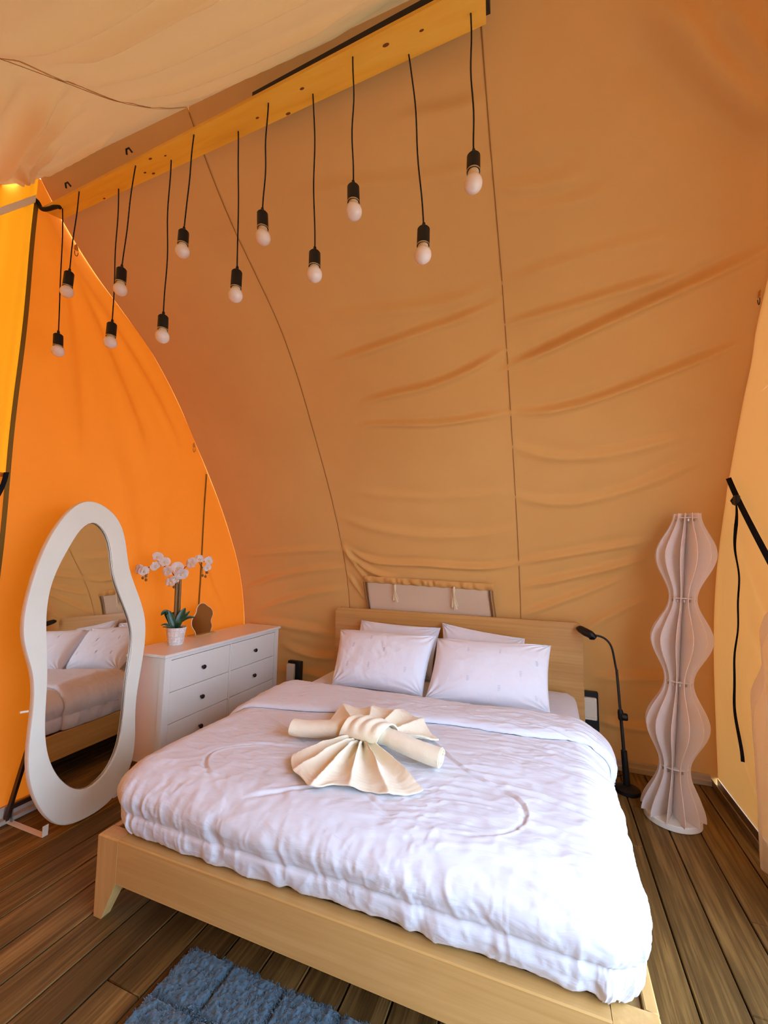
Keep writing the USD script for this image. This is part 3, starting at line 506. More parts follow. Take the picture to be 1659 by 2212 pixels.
# towels folded as a bow on the duvet
fan = thing('fan_towel', 'cream towel pleated into a fan under the rolled towel', 'towel', (-.82, 1.87, .61))
def fan_part(bound, k, seed, name):
    B = catmull(bound, 120); w = np.linspace(0, 1, 120); r = np.linspace(0.02, 1, 60); W, Rr = np.meshgrid(w, r)
    c = np.array([-.815, 1.865]); q = np.stack([W * 3, Rr * 2, W * 0 + seed], -1)
    w2 = np.clip(W + .035 * np.sin(W * 31 + seed) * Rr * 0 + 0, 0, 1)
    XY = c + Rr[..., None] * (B[None] - c) * (1 - .045 * np.abs(np.sin(np.pi * k * w2))[..., None] * (Rr > .8)[..., None] * ((Rr - .8) / .2)[..., None].clip(0, 1))
    ple = 1 - np.abs(np.sin(np.pi * k * (w2 + .05 * fbm(q, 2, seed)))) ** .8
    env = np.interp(Rr, [0, .25, .55, .85, 1], [.35, 1.0, .85, .5, .22])
    Z = .622 + .020 * fbm(np.stack([XY[..., 0] * 14, XY[..., 1] * 14, W * 0 + seed], -1), 3, seed + 9) * Rr + .040 * np.clip((XY[..., 1] - 2.05) / .12, 0, 1) + .045 * ple * env + .022 * np.interp(Rr, [0, .3, 1], [1, .7, 0]) + .004 * fbm(q * 4, 3, seed + 5) + .0012 * (np.sin(Rr * 110) > .6) * (Rr > .45) 
    return slab(np.concatenate([XY, Z[..., None]], -1), .007, True)
obj('front_fan', fan_part([(-1.055, 1.665), (-1.04, 1.60), (-.955, 1.53), (-.86, 1.475), (-.78, 1.51), (-.71, 1.525), (-.6, 1.54), (-.475, 1.585), (-.455, 1.62)], 5, 3, 'a'), M['towel'], fan, 50)
obj('back_fan', fan_part([(-.50, 2.05), (-.53, 2.10), (-.65, 2.20), (-.76, 2.265), (-.87, 2.25), (-.97, 2.225), (-1.075, 2.195), (-1.105, 2.10), (-1.08, 2.04)], 5, 8, 'b'), M['towel'], fan, 50)
roll = thing('rolled_towel', 'cream towel rolled up and laid across the fan towel', 'towel', (-.81, 1.87, .65))
n = 110; v = np.linspace(0, 1, n); pth = catmull([(-1.185, 1.855, .655), (-1.0, 1.885, .664), (-.83, 1.89, .686), (-.66, 1.86, .680), (-.435, 1.815, .660)], n)
rad = .038 + .006 * np.exp(-((v - .5) / .16) ** 2) - .004 * np.exp(-((v - .66) / .03) ** 2) - .002 * np.sin(v * 60) * np.exp(-((v - .38) / .1) ** 2)
rm = tube(pth, rad, 40); vv = rm.vertices; cen = pth[np.clip((np.abs(vv[:, None, 0] - pth[None, ::1, 0])).argmin(1), 0, n - 1)]
dv = vv - cen; vv = cen + dv * np.array([1, 1.18, .98]) * (1 + .10 * fbm(vv * 22, 3, 6)[:, None] + .05 * fbm(vv * 90, 2, 7)[:, None]); vv[:, 2] = np.maximum(vv[:, 2], .612); rm.vertices = vv
obj('roll', rm, M['towel'], roll, 60)
for e, dx in ((0, -1), (-1, 1)):
    c = pth[e]; dr = (pth[1] - pth[0]) if e == 0 else (pth[-1] - pth[-2]); dr = dr / np.linalg.norm(dr); sd = np.cross(dr, [0, 0, 1]); sd /= np.linalg.norm(sd); up = np.cross(sd, dr)
    th = np.linspace(0, 5 * math.pi, 70); rr_ = np.interp(th, [0, 5 * math.pi], [.006, .036])
    obj('spiral_end', tube(c + dx * dr * .002 + (rr_ * np.cos(th) * 1.15)[:, None] * sd + (rr_ * np.sin(th) * .92)[:, None] * up, .0042, 6), M['stitch'], roll)
wv = np.linspace(-.1, 1.1, 40); Wd, Th = np.meshgrid(np.linspace(0, 1, 60), np.linspace(-.35, math.pi + .35, 44))
ci = np.interp(Wd, [0, 1], [.40, .66]); C3 = np.stack([np.interp(ci, v, pth[:, k]) for k in range(3)], -1); rad2 = np.interp(ci, v, rad) + .008 + .004 * np.sin(Wd * 22 + 1.5 * np.sin(Th * 2)) * np.sin(Th).clip(0)
G = C3 + np.stack([np.zeros_like(Wd) + .02 * (Th - 1.5), -np.cos(Th) * rad2 * 1.22, np.sin(Th) * rad2 * 1.02], -1); G[..., 2] = np.maximum(G[..., 2], .617)
obj('wrap', slab(G, .006, True), M['towel'], roll, True)

# ------------------------------------------------------------------ dresser
dr_ = thing('dresser', 'white six-drawer dresser with dark round knobs against the orange wall', 'dresser', (-2.53, 2.755, 0))
FX = -2.35; Y0, Y1 = 2.135, 3.385; XB = -2.71
obj('top', cbox(XB - .002, FX + .014, Y0 - .016, Y1 + .016, .802, .822, .003), M['white'], dr_)
obj('carcass', cbox(XB + .01, FX - .024, Y0 + .015, Y1 - .015, .13, .800, .002), M['carcass'], dr_)
for ya, yb in ((Y0, Y0 + .05), (Y1 - .05, Y1)):
    for xa, xb in ((FX - .045, FX), (XB, XB + .045)):
        obj('leg_post', hull([(x, y, z) for x in (xa, xb) for y in (ya, yb) for z in (.1, .8015)] + [((xa + xb) / 2 + sx * .016, (ya + yb) / 2 + sy * .018, 0) for sx in (-1, 1) for sy in (-1, 1)]), M['white'], dr_)
for y in (Y0 + .006, Y1 - .022): obj('side_panel', cbox(XB + .044, FX - .044, y, y + .016, .12, .801, .002), M['white'], dr_)
obj('front_rail', cbox(FX - .02, FX - .002, Y0 + .049, Y1 - .049, .779, .802, .002), M['white'], dr_); obj('front_rail', cbox(FX - .02, FX - .002, Y0 + .049, Y1 - .049, .120, .160, .002), M['white'], dr_)
obj('centre_stile', cbox(FX - .02, FX - .002, 2.7495, 2.7655, .159, .780, .002), M['white'], dr_)
for ya, yb in ((2.189, 2.7465), (2.7685, 3.331)):
    for za, zb in ((.5705, .7755), (.3665, .5665), (.1635, .3625)):
        d = obj('drawer', cbox(FX - .024, FX - .0035, ya, yb, za, zb, .0015), M['white'], dr_)
        kn = lathe([(0, 0), (.008, 0), (.007, .008), (.0145, .014), (.016, .020), (.013, .026), (.005, .028), (0, .028)], 20); kv = kn.vertices.copy(); kn.vertices = np.stack([FX - .004 + kv[:, 2], (ya + yb) / 2 + kv[:, 0], (za + zb) / 2 + kv[:, 1]], 1)
        obj('knob', kn, M['knobm'], d)

# ------------------------------------------------------------------ free-standing wavy mirror
OUT = [(-.079, 1.784), (-.131, 1.772), (-.18, 1.744), (-.226, 1.701), (-.269, 1.633), (-.31, 1.546), (-.34, 1.471), (-.369, 1.379), (-.389, 1.298), (-.403, 1.231), (-.408, 1.165), (-.407, 1.099), (-.402, 1.033), (-.39, .965), (-.373, .90), (-.357, .85), (-.344, .793), (-.339, .749), (-.343, .686), (-.348, .627), (-.353, .561), (-.354, .498), (-.353, .443), (-.348, .39), (-.333, .301), (-.316, .247), (-.292, .196), (-.252, .133), (-.22, .086), (-.179, .045), (-.13, .016), (-.085, .004), (-.023, .0), (.053, .0), (.115, .012), (.165, .035), (.2, .065), (.235, .115), (.261, .179), (.274, .242), (.283, .318), (.283, .399), (.279, .482), (.283, .562), (.292, .643), (.306, .706), (.321, .77), (.333, .896), (.337, .982), (.33, 1.059), (.301, 1.132), (.258, 1.223), (.23, 1.294), (.204, 1.393), (.188, 1.473), (.166, 1.553), (.135, 1.638), (.095, 1.704), (.046, 1.75), (-.013, 1.779)]
INN = [(-.057, 1.657), (-.088, 1.64), (-.132, 1.59), (-.17, 1.533), (-.204, 1.457), (-.234, 1.388), (-.257, 1.312), (-.273, 1.228), (-.281, 1.149), (-.281, 1.079), (-.275, 1.009), (-.264, .915), (-.257, .836), (-.255, .755), (-.259, .68), (-.259, .613), (-.256, .545), (-.248, .476), (-.238, .428), (-.215, .366), (-.178, .292), (-.144, .24), (-.105, .196), (-.065, .169), (-.025, .155), (.021, .155), (.067, .171), (.11, .209), (.141, .26), (.167, .337), (.185, .418), (.196, .509), (.205, .613), (.212, .719), (.223, .79), (.23, .86), (.23, .943), (.224, 1.011), (.205, 1.087), (.165, 1.158), (.129, 1.233), (.106, 1.29), (.091, 1.357), (.08, 1.429), (.062, 1.506), (.035, 1.582), (.005, 1.63), (-.027, 1.655)]
def closed(pts, n, s):
    p = np.array(pts + pts[:1]); tck, _ = splprep(p.T, s=s, per=True); q = np.array(splev(np.linspace(0, 1, 1200), tck)).T
    ang = np.unwrap(np.arctan2(q[:, 1] - .88, q[:, 0] + .03)); ang = ang - 0; o = np.argsort(np.mod(ang, 2 * math.pi)); a = np.mod(ang, 2 * math.pi)[o]; r = np.hypot(q[:, 0] + .03, q[:, 1] - .88)[o]
    th = np.linspace(0, 2 * math.pi, n, endpoint=False); R_ = np.interp(th, a, r, period=2 * math.pi); return np.stack([-.03 + R_ * np.cos(th), .88 + R_ * np.sin(th)], 1)
oc = np.array(OUT); oc[:, 0] += np.clip(-oc[:, 0] / .25, 0, 1) * .024 * np.clip(oc[:, 1] / .2, 0, 1); NM = 200
OC, IC = closed([tuple(p) for p in oc], NM, 6e-4), closed(INN, NM, 4e-4)
mth, mps = math.radians(3.3), math.radians(1.2); mn = np.array([math.cos(mth) * math.cos(mps), math.cos(mth) * math.sin(mps), math.sin(mth)]); me1 = np.array([-math.sin(mps), math.cos(mps), 0]); me2 = np.cross(mn, me1); me2 = me2 if me2[2] > 0 else -me2
mp0 = np.array([-2.44, 1.77, .012])
def mpt(ab, c): ab = np.asarray(ab); return mp0 + ab[:, :1] * me1 + ab[:, 1:] * me2 + c * mn
mir = thing('standing_mirror', 'tall wavy cream-framed floor mirror propped before the orange wall', 'mirror', tuple(mp0))
def inset(Cc, d):
    t = np.roll(Cc, -1, 0) - np.roll(Cc, 1, 0); t /= np.linalg.norm(t, axis=1, keepdims=True); return Cc + np.stack([-t[:, 1], t[:, 0]], 1) * d
rings = [mpt(inset(OC, .004), -.036), mpt(OC, -.030), mpt(OC, -.010), mpt(inset(OC, .003), -.003), mpt(inset(OC, .012), 0), mpt(inset(IC, -.006), 0), mpt(inset(IC, -.001), -.002), mpt(IC, -.005), mpt(IC, -.020), mpt(IC, -.036)]
V = np.vstack(rings); F = []; nr = len(rings)
for i in range(nr):
    a, b = i * NM, ((i + 1) % nr) * NM
    for j in range(NM): k = (j + 1) % NM; F += [(a + j, a + k, b + k), (a + j, b + k, b + j)]
fm = trimesh.Trimesh(V, np.array(F), process=False); 
if fm.volume < 0: fm.invert()
obj('frame', fm, M['mframe'], mir, 40)
gl = mpt(inset(IC, -.002), -.016); V = np.vstack([gl, gl.mean(0)]); F = [(j, (j + 1) % NM, NM) for j in range(NM)]; gb = mpt(inset(IC, -.002), -.020); V2 = np.vstack([gb, gb.mean(0)])
obj('mirror_glass', (np.vstack([V, V2]), np.vstack([F, np.array(F)[:, ::-1] + NM + 1, [(j, j + NM + 1, (j + 1) % NM) for j in range(NM)], [((j + 1) % NM, j + NM + 1, (j + 1) % NM + NM + 1) for j in range(NM)]])), M['mirror'], mir, False)
rp = mpt(inset(IC, .001), -.011); obj('inner_rim', tube(np.vstack([rp, rp[:1]]), .003, 6, False), M['rim'], mir, True)
obj('back_panel', (np.vstack([mpt(inset(OC, .03), -.037), [mpt(inset(OC, .03), -.037).mean(0)]]), np.array([((j + 1) % NM, j, NM) for j in range(NM)])), M['standm'], mir, False)
for y in (1.565, 1.955):
    bar = np.array([(-2.815, y, .006), (-2.56, y, .78)]); sdx = np.array([.95, 0, -.31]) * .012
    obj('rear_strut', hull([b + sx * sdx + np.array([0, dy, 0]) for b in bar for sx in (-1, 1) for dy in (-.008, .008)]), M['standm'], mir)
    obj('foot_strip', hull([(x, y + .012 + dy, z) for x in (-2.80, -2.50) for dy in (-.014, .014) for z in (.001, .005)]), M['whitemetal'], mir)
    obj('foot_clip', hull([(-2.50 + dx, y + .012 + dy, z) for dx in (0, .004) for dy in (-.014, .014) for z in (.001, .055)]), M['whitemetal'], mir)
    obj('strut_bracket', hull([(-2.80 + dx, y + .014 + dy, z) for dx in (-.018, .018) for dy in (-.003, .003) for z in (.002, .085)]), M['alu'], mir)
obj('cross_bar', cbox(-2.795, -2.775, 1.57, 1.955, .075, .10, .003), M['standm'], mir)
pg = mpt(np.array([(-.325, .665)]), -.03)[0]; obj('peg', tube([pg, pg + np.array([-.005, -.035, .004])], .006, 8), M['whitemetal'], mir)

# ------------------------------------------------------------------ orchid in a pot, on the dresser
OB = np.array([-2.569, 2.414, .822]); ORT, ONH = np.array([.685, .729, 0]), np.array([-.729, .685, 0])
def op(a, z, d=0.0): return OB + a * ORT + d * ONH + np.array([0, 0, z])
orc = thing('potted_orchid', 'white artificial orchid in an embossed pale pot on the dresser', 'orchid', tuple(OB))
obj('pot', lathe([(0, 0), (.049, 0), (.052, .003), (.069, .118), (.0705, .124), (.066, .125), (.063, .118), (.060, .112), (0, .112)], 40, tuple(OB)), M['pot'], orc)
sm = lathe([(.062, .110), (.050, .117), (.03, .122), (.0, .124)], 30, tuple(OB)); sm.vertices[:, 2] += .006 * fbm(sm.vertices * 70, 2, 3); obj('moss', sm, M['soil'], orc, True)
def leaf(path, width, nrm, curl=.25):
    Cn = catmull(path, 24); v = np.linspace(0, 1, 24); w = width * np.sin(np.pi * np.clip(v * .93 + .06, 0, 1)) ** .65; T_ = np.gradient(Cn, axis=0); T_ /= np.linalg.norm(T_, axis=1, keepdims=True)
    nrm = np.asarray(nrm, float); sd = np.cross(T_, nrm); sd /= np.linalg.norm(sd, axis=1, keepdims=True); nn = np.cross(sd, T_); u = np.linspace(-1, 1, 9)
    G = Cn[:, None] + sd[:, None] * (u[None, :, None] * w[:, None, None] / 2) + nn[:, None] * (curl * (u ** 2)[None, :, None] * w[:, None, None] / 2)
    return slab(G, .0018)
vw = -ONH
for pth_, w in (([op(-.01, .12), op(-.045, .19, -.01), op(-.085, .235, -.01), op(-.105, .215, -.02)], .052), ([op(-.005, .12, -.01), op(-.035, .18, -.03), op(-.066, .235, -.03), op(-.070, .225, -.04)], .045), ([op(.005, .12, -.02), op(.015, .17, -.04), op(.035, .23, -.03), op(.052, .262, -.02)], .050),
                ([op(.01, .125, .01), op(.035, .18, .01), op(.065, .215, .01), op(.085, .232, .02)], .030), ([op(.01, .125, .02), op(.05, .175, .03), op(.085, .185, .04), op(.122, .178, .05)], .026), ([op(-.01, .12, -.02), op(-.05, .145, -.04), op(-.075, .155, -.05), op(-.10, .150, -.06)], .018), ([op(0, .12, .03), op(-.02, .18, .05), op(-.03, .225, .06)], .045), ([op(-.005, .12, -.04), op(-.04, .135, -.06), op(-.09, .140, -.07)], .014)):
    obj('leaf', leaf(pth_, w, vw + np.array([0, 0, .55])), M['leaf'], orc, True)
for a0, a1, d, r, zt in ((-.012, -.018, 0, .011, .475), (.012, .006, .012, .010, .470), (0, -.006, .02, .007, .44)):
    obj('reed', tube(catmull([op(a0, .115, d), op(a0 - .002, .25, d), op(a1, zt, d)], 16), r, 12), M['reed'], orc)
def branch(pts, r=.0032): obj('branch', tube(catmull(pts, 30), np.linspace(r, r * .6, 30), 7), M['twig'], orc)
branch([op(-.015, .45), op(-.046, .513, -.01), op(-.081, .552, -.02), op(-.147, .581, -.03), op(-.202, .563, -.03), op(-.24, .557, -.03)]); branch([op(-.202, .563, -.03), op(-.209, .517, -.03), op(-.222, .480, -.03)], .0022); branch([op(-.147, .581, -.03), op(-.15, .61, -.03), op(-.152, .63, -.035)], .0022); branch([op(-.081, .552, -.02), op(-.08, .575, -.02), op(-.09, .59, -.03)], .002)
branch([op(.0, .45, .01), op(.005, .505, .01), op(.036, .563, .0), op(.075, .589, -.01), op(.121, .611, -.01), op(.149, .606, -.01), op(.176, .612, -.01)]); branch([op(.125, .607, -.01), op(.151, .563, -.01), op(.177, .537, -.01), op(.188, .522, -.01)], .0022); branch([op(.151, .563, -.01), op(.155, .53, -.01), op(.157, .505, -.01)], .002); branch([op(-.012, .44, -.01), op(-.03, .43, -.02), op(-.034, .416, -.02)], .002); branch([op(.177, .537, -.01), op(.178, .51, -.01), op(.178, .495, -.01)], .002)
for a, z in ((-.237, .486), (-.218, .500), (-.216, .472), (.188, .521), (.157, .500), (.178, .491), (-.034, .416)):
    b = trimesh.creation.icosphere(2, .0092); b.vertices *= (1, 1, 1.15); b.apply_translation(op(a, z, -.03 if a < -.1 else -.01)); obj('bud', b, M['bud'], orc, True)
rr = random.Random(11)
def flower(a, z, d, face, size=.038, roll_=0.0):
    c = op(a, z, d); n_ = np.array(face, float); n_ /= np.linalg.norm(n_); e1 = np.cross([0, 0, 1.0], n_); e1 /= np.linalg.norm(e1); e2 = np.cross(n_, e1)
    cr, sr = math.cos(roll_), math.sin(roll_); e1, e2 = e1 * cr + e2 * sr, -e1 * sr + e2 * cr
    lp = trimesh.creation.icosphere(2, 1.0); lp.vertices *= (.009, .008, .008); lp.vertices = c + lp.vertices[:, :1] * e1 + (lp.vertices[:, 1:2] - .006) * e2 + (lp.vertices[:, 2:] + .007) * n_
    fl = obj('flower', lp, M['lip'], orc, True)
    for ang, L_, W_, back in ((90, 1.0, .62, 0), (18, 1.08, .98, .1), (162, 1.08, .98, .1), (-52, 1.0, .58, -.08), (-128, 1.0, .58, -.08)):
        g = math.radians(ang + rr.uniform(-8, 8)); di = e1 * math.cos(g) + e2 * math.sin(g); sd = -e1 * math.sin(g) + e2 * math.cos(g); v = np.linspace(0, 1, 9); u = np.linspace(-1, 1, 7)
        w = W_ * size * np.sin(np.pi * (v * .86 + .10)) ** .7 / 1.25; bend = rr.uniform(-.1, .35) + back
        G = c + di * (v * L_ * size)[:, None, None] + sd * (u[None, :, None] * w[:, None, None]) + n_ * ((.010 * np.sin(v * 2.4) - bend * size * v ** 2)[:, None, None] + (.25 * (u ** 2))[None, :, None] * w[:, None, None] * .6) 
        obj('petal', slab(G, .0010), M['petal'], fl, True)
tc = -ONH
for a, z, d, fx, s, ro in ((-.262, .548, -.04, (-.9, .0, .1), .036, .2), (-.232, .535, -.045, (.1, -.3, .1), .034, .5), (-.152, .635, -.04, (.25, -.1, .5), .036, -.3), (-.165, .572, -.045, (.5, .3, -.3), .034, .6), (-.104, .600, -.045, (.2, .2, .2), .036, 0), (-.078, .535, -.04, (-.5, 0, -.2), .038, .4), (-.018, .560, -.045, (.1, .1, .35), .043, .1), (.010, .515, -.06, (.1, .2, -.5), .046, .2), (-.058, .455, -.035, (-.6, .1, -.1), .036, .2), (-.030, .475, -.04, (-.2, 0, -.5), .032, .7), (.076, .592, -.04, (-.5, .1, .2), .042, .3), (.128, .622, -.035, (.1, .3, .5), .034, .0), (.192, .612, -.03, (.7, .2, 0), .034, .1), (.184, .562, -.02, (.5, .5, -.3), .030, .5)):
    f_ = tc + fx[0] * ORT * 1.0 + fx[1] * ONH * -.2 + np.array([0, 0, fx[2]]); flower(a, z, d, f_, s, ro)

# small wavy table mirror
tm = thing('table_mirror', 'small wavy table mirror on a wooden slot base, on the dresser', 'mirror', (-2.665, 2.765, .822))
TMO = [(.035, .007), (.022, .044), (-.001, .078), (-.004, .117), (.019, .152), (.043, .18), (.06, .225), (.08, .242), (.112, .249), (.14, .24), (.164, .222), (.199, .201), (.219, .175), (.221, .142), (.203, .112), (.199, .085), (.208, .062), (.202, .035), (.19, .007)]
pc = catmull(TMO, 70); pl_ = Polygon(pc).buffer(0); tmm = trimesh.creation.extrude_polygon(pl_, .006, engine='earcut'); tv = tmm.vertices.copy()
tmm.vertices = np.stack([-2.661 - .10 * tv[:, 1] + tv[:, 2] - .003, 2.664 + tv[:, 0], .826 + tv[:, 1]], 1); obj('mirror_plate', tmm, M['smoky'], tm, False)
q_ = Polygon(pc).buffer(.0035); ring = q_.difference(Polygon(pc).buffer(-.001)); rg = trimesh.creation.extrude_polygon(ring, .007, engine='earcut'); tv = rg.vertices.copy(); rg.vertices = np.stack([-2.661 - .10 * tv[:, 1] + tv[:, 2] - .0045, 2.664 + tv[:, 0], .826 + tv[:, 1]], 1); obj('edge', rg, M['whitemetal'], tm)
obj('base', hull([(x, y, z) for x, y in ((-2.705, 2.655), (-2.62, 2.652), (-2.632, 2.885), (-2.715, 2.888)) for z in (.8225, .834)]), M['bamboo_y'], tm)

# ------------------------------------------------------------------ sculptural floor lamp
LB = np.array([.640, 3.045, 0]); lamp = thing('floor_lamp', 'tall wavy floor lamp of frosted pinkish-white radial fins', 'floor lamp', tuple(LB))
tilt = .090
def lp_(m):
    m.vertices[:, 0] += np.maximum(m.vertices[:, 2] - .03, 0) * tilt; m.apply_translation(LB); return m
obj('base', lathe([(0, 0), (.138, 0), (.144, .004), (.144, .030), (.140, .035), (0, .035)], 56, tuple(LB)), M['white'], lamp)
zs = np.array([.036, .10, .20, .297, .40, .54, .68, .783, .90, 1.03, 1.16, 1.267, 1.38, 1.525, 1.66, 1.74, 1.775]); rs = np.array([.160, .150, .105, .079, .108, .160, .105, .074, .110, .157, .108, .073, .110, .155, .100, .076, .073])
zk, rk = np.array([.036, .297, .54, .783, 1.03, 1.267, 1.525, 1.775]), np.array([.162, .078, .160, .073, .158, .072, .156, .071])
def prf(z):
    i = np.clip(np.searchsorted(zk, z) - 1, 0, len(zk) - 2); u = (z - zk[i]) / (zk[i + 1] - zk[i]); return rk[i] + (rk[i + 1] - rk[i]) * (1 - np.cos(np.pi * u)) / 2
zz = np.linspace(.036, 1.775, 110)
for k in range(12):
    a = math.radians(258.1 - 10 + 30 * k); r = prf(zz); r0 = np.full_like(zz, .008)
    pl2 = Polygon(np.vstack([np.stack([r, zz], 1), np.stack([r0, zz], 1)[::-1]])); m = trimesh.creation.extrude_polygon(pl2, .0035, engine='earcut'); q = m.vertices.copy()
    w = q[:, 2] - .00175; bend = 0
    m.vertices = np.stack([q[:, 0] * math.cos(a) - w * math.sin(a), q[:, 0] * math.sin(a) + w * math.cos(a), q[:, 1]], 1); obj('fin', lp_(m), M['fin'], lamp, 25)
for z, r in ((.297, .070), (.783, .066), (1.267, .065), (1.745, .066)):
    obj('ring_plate', lp_(lathe([(.030, z), (r, z), (r, z + .005), (.030, z + .005), (.030, z)], 40)), M['fin'], lamp)
    for k in range(12):
        a = math.radians(258.1 + 5 + 30 * k); m = trimesh.creation.box((.006, .008, .014)); m.apply_translation((r * .93, 0, z - .012)); m.apply_transform(trimesh.transformations.rotation_matrix(a, [0, 0, 1])); obj('clip', lp_(m), M['alu'], lamp, False)
obj('centre_rod', lp_(lathe([(0, .03), (.006, .03), (.006, 1.74), (0, 1.74)], 14)), M['fin'], lamp)

# ------------------------------------------------------------------ black reading lamp beside the headboard
rl = thing('reading_lamp', 'slim black gooseneck floor lamp beside the headboard', 'floor lamp', (.447, 3.27, 0))
rx = lambda z: .447 - .046 * z
obj('base', lathe([(0, 0), (.074, 0), (.076, .004), (.074, .022), (.050, .034), (.026, .042), (0, .044)], 36, (.447, 3.27, 0)), M['black'], rl)
obj('lower_grip', tube([(rx(z), 3.27, z) for z in (.035, .12, .25)], [.021, .020, .018], 16), M['black'], rl)
obj('lower_pole', tube([(rx(z), 3.27, z) for z in (.24, .48)], .0105, 12), M['blackmetal'], rl)
obj('clamp', tube([(rx(z), 3.27, z) for z in (.440, .450, .490, .505)], [.014, .018, .018, .013], 14), M['black'], rl)
cl = lathe([(0, -.018), (.020, -.018), (.023, -.01), (.023, .01), (.020, .018), (0, .018)], 18); kv = cl.vertices.copy(); cl.vertices = np.stack([rx(.465) + .020 + kv[:, 2], 3.262 + kv[:, 0], .465 + kv[:, 1]], 1); obj('clamp_knob', cl, M['black'], rl)
obj('upper_pole', tube([(rx(z), 3.27, z) for z in (.49, .76)], .0085, 12), M['blackmetal'], rl)
obj('gooseneck', tube(catmull([(rx(.75), 3.27, .75), (.404, 3.27, .80), (.396, 3.27, .86), (.386, 3.27, .905), (.362, 3.268, .945), (.325, 3.266, .968), (.285, 3.262, .975), (.262, 3.26, .978)], 50), .0068, 10), M['black'], rl)
hd = catmull([(.292, 3.262, .958), (.262, 3.268, .976), (.225, 3.30, .990), (.195, 3.335, 1.0), (.18, 3.345, .998)], 24); obj('lamp_head', tube(hd, np.interp(np.linspace(0, 1, 24), [0, .2, .5, .85, 1], [.014, .026, .028, .024, .010]), 16), M['black'], rl, 50)
obj('lens', lathe([(0, 0), (.017, 0), (.018, .004), (0, .005)], 18, (.268, 3.25, .948)), M['blackmetal'], rl)
obj('power_cable', tube(catmull([(.43, 3.28, .02), (.385, 3.30, .006), (.36, 3.36, .005), (.40, 3.44, .005), (.47, 3.5, .005)], 24), .003, 6), M['cord'], rl)

# bedside sockets on black posts
for nm, xa, xb, ca, cb, zt, za, zb, lab in (('outlet_post', -2.312, -2.172, -2.305, -2.225, .492, .312, .470, 'black post with a cream socket box beside the dresser'), ('outlet_post', .175, .317, .165, .303, .530, .345, .498, 'black post with a cream socket box beside the headboard')):
    yp = 3.50; t = thing(nm, lab, 'socket post', ((xa + xb) / 2, yp, 0), 'bedside socket posts')
    obj('post', cbox(xa, xb, yp, yp + .045, 0, zt, .004), M['black'], t); obj('socket_box', cbox(ca, cb, yp - .035, yp + .001, za, zb, .006), M['outlet'], t)
    obj('socket_plate', cbox(ca + .012, cb - .012, yp - .038, yp - .034, za + .02, zb - .02, .002), M['outlet'], t)

# ------------------------------------------------------------------ strap, curtain, rug
st = thing('guy_strap', 'black webbing strap running slantwise across the pale end wall', 'strap', (.97, 2.9, 1.85))
obj('slanting_strap', ribbon(catmull([(1.0, 3.00, 1.975), (.985, 2.86, 1.845), (.975, 2.55, 1.53), (.96, 2.1, 1.07)], 20), .026, (.65, -.23, .22), .003), M['strap'], st, True)
obj('buckle', cbox(.966, .990, 2.825, 2.87, 1.80, 1.855, .006), M['black'], st); obj('buckle_lever', tube([(.975, 2.87, 1.845), (.968, 2.885, 1.83), (.972, 2.87, 1.81)], .007, 8), M['black'], st)
tl = catmull([(.972, 2.838, 1.80), (.976, 2.868, 1.70), (.968, 2.884, 1.56), (.974, 2.872, 1.42), (.968, 2.89, 1.28), (.974, 2.935, 1.12), (.970, 2.99, .98), (.974, 3.035, .80), (.968, 3.04, .66), (.972, 3.005, .50), (.972, 2.985, .40)], 90)
tw = .55 + .45 * np.cos(np.linspace(0, 9, 90)); obj('strap_tail', ribbon(tl, np.interp(np.linspace(0, 1, 90), [0, .1, .3, .5, .8, 1], [.016, .022, .012, .014, .017, .022]), (0.25, 1, 0), .0025) if False else slab(np.stack([tl - np.array([.95, -.3, 0]) * (np.interp(np.linspace(0, 1, 90), [0, .08, .22, .3, .5, .8, 1], [.008, .017, .008, .009, .008, .013, .017]) / 2)[:, None], tl + np.array([.95, -.3, 0]) * (np.interp(np.linspace(0, 1, 90), [0, .08, .22, .3, .5, .8, 1], [.008, .017, .008, .009, .008, .013, .017]) / 2)[:, None]], 1), .0025), M['strap'], st, True)
ls = thing('door_strap', 'black webbing strap hanging under the orange door flap', 'strap', (XL + .03, 1.385, 1.85))
obj('webbing', ribbon(catmull([(XL + .03, 1.412, 1.93), (XL + .035, 1.40, 1.86), (XL + .03, 1.375, 1.77), (XL + .03, 1.34, 1.70)], 12), .025, (0, 1, .2), .003), M['strap'], ls, True)
zz = np.linspace(.05, 2.3, 110); ye = np.interp(zz, [.05, .2, .38, .6, .8, .95, 1.26, 1.5, 2.3], [2.685, 2.71, 2.735, 2.715, 2.665, 2.60, 2.46, 2.22, 1.5]); u = np.linspace(0, 1, 90)
Yg = ye[:, None] + (np.minimum(1.3, ye - .2)[:, None] - ye[:, None]) * u; G = np.stack([.925 + .018 * np.sin(Yg * 42 + .6 * np.sin(zz * 2)[:, None]) * (.4 + .6 * (1 - zz / 2.4))[:, None], Yg, np.repeat(zz[:, None], 90, 1)], -1)
cu = thing('sheer_curtain', 'sheer pale curtain drawn aside along the end wall', 'curtain', (.945, 2.3, 1.0))
obj('voile', slab(G, .0015), M['sheer'], cu, True); obj('edge_hem', slab(G[:, :4] + np.array([-.002, 0, 0]), .002), M['sheer'], cu, True)

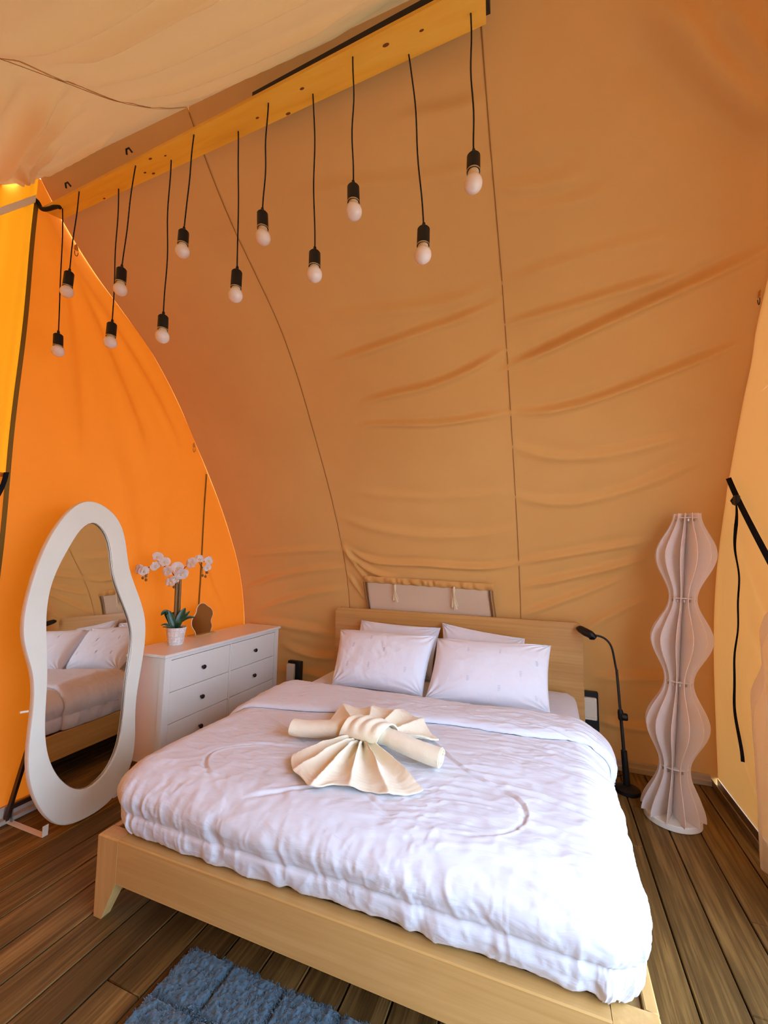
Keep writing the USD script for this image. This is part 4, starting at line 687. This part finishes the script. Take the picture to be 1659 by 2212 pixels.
rug = thing('rug', 'blue shaggy bath rug with square grooves on the deck floor', 'rug', (-.9, 1.1, 0))
xs, ys = [-1.283, -1.086, -.866, -.655, -.46], [1.378, 1.192, .985, .80]
rp_ = Polygon([(xs[0], ys[-1]), (xs[-1], ys[-1]), (xs[-1], ys[0]), (xs[0], ys[0])]).buffer(-.05).buffer(.05)
bk_ = trimesh.creation.extrude_polygon(rp_.buffer(-.004), .006, engine='earcut'); bk_.apply_translation((0, 0, .0005)); obj('backing', bk_, M['rugback'], rug)
for i in range(4):
    for j in range(3):
        xa, xb, yb2, ya2 = xs[i], xs[i + 1], ys[j], ys[j + 1]; nx, ny = int((xb - xa) / .0033), int((yb2 - ya2) / .0033); X, Y = np.meshgrid(np.linspace(xa, xb, nx), np.linspace(ya2, yb2, ny))
        ed = np.minimum(np.minimum(X - xa, xb - X), np.minimum(Y - ya2, yb2 - Y)); q = np.stack([X * 120, Y * 120, X * 0], -1)
        if i == 0 and j == 0:
            cx_, cy_ = xa + .055, yb2 - .055; m_ = (X < cx_) & (Y > cy_); ed = np.where(m_, np.minimum(ed, .055 - np.hypot(X - cx_, Y - cy_)), ed)
        Z = .0068 + (.022 + .012 * fbm(q, 2, 5 + i * 3 + j) + .010 * fbm(q * .35, 2, 9)) * np.sqrt(np.clip(ed / .016, 0, 1)); Z = np.maximum(Z, .002)
        jx = .004 * fbm(q * .8, 1, 31) * (ed < .02); keep = ed > -.001
        g = gmesh(np.stack([X + jx, Y + jx, Z], -1)); kf = keep.ravel()[g.faces].all(1); g = trimesh.Trimesh(g.vertices, g.faces[kf], process=False); g.remove_unreferenced_vertices()
        obj('pile_square', g, M['rug'], rug, True)

Np = 42000; px, py = RNG.uniform(xs[0] + .004, xs[-1] - .004, Np), RNG.uniform(ys[-1] + .004, ys[0] - .004, Np)
dg = np.minimum(np.abs(px[:, None] - np.array(xs)[None]).min(1), np.abs(py[:, None] - np.array(ys)[None]).min(1)); ok = (dg > .003) & ~((px < xs[0] + .055) & (py > ys[0] - .055) & (np.hypot(px - xs[0] - .055, py - ys[0] + .055) > .053)); px, py, dg = px[ok], py[ok], dg[ok]
ln = .017 * (.5 + .5 * np.clip(dg / .014, 0, 1)) * RNG.uniform(.8, 1.25, len(px)); q = np.stack([px * 60, py * 60, px * 0], -1); an = 9 * fbm(q, 2, 3) + RNG.uniform(-.7, .7, len(px)); le = RNG.uniform(.35, .75, len(px)) * ln
b0 = np.stack([px, py, np.full_like(px, .010)], -1); dv = np.stack([np.cos(an) * le, np.sin(an) * le, ln], -1); C4 = np.stack([b0, b0 + dv * [.35, .35, .62], b0 + dv * [1, 1, .98]], 1)
bc = UsdGeom.BasisCurves.Define(stage, numbered(rug.GetPath().pathString + '/pile')); bc.CreateTypeAttr('linear'); bc.CreateCurveVertexCountsAttr([3] * len(px))
bc.CreatePointsAttr([Gf.Vec3f(*map(float, p)) for p in (C4.reshape(-1, 3) - np.array([-.9, 1.1, 0]))]); bc.CreateWidthsAttr([.0022] * (3 * len(px))); bc.SetWidthsInterpolation('vertex')
UsdShade.MaterialBindingAPI.Apply(bc.GetPrim()).Bind(M['rug']); tag(bc.GetPrim(), kind='stuff')
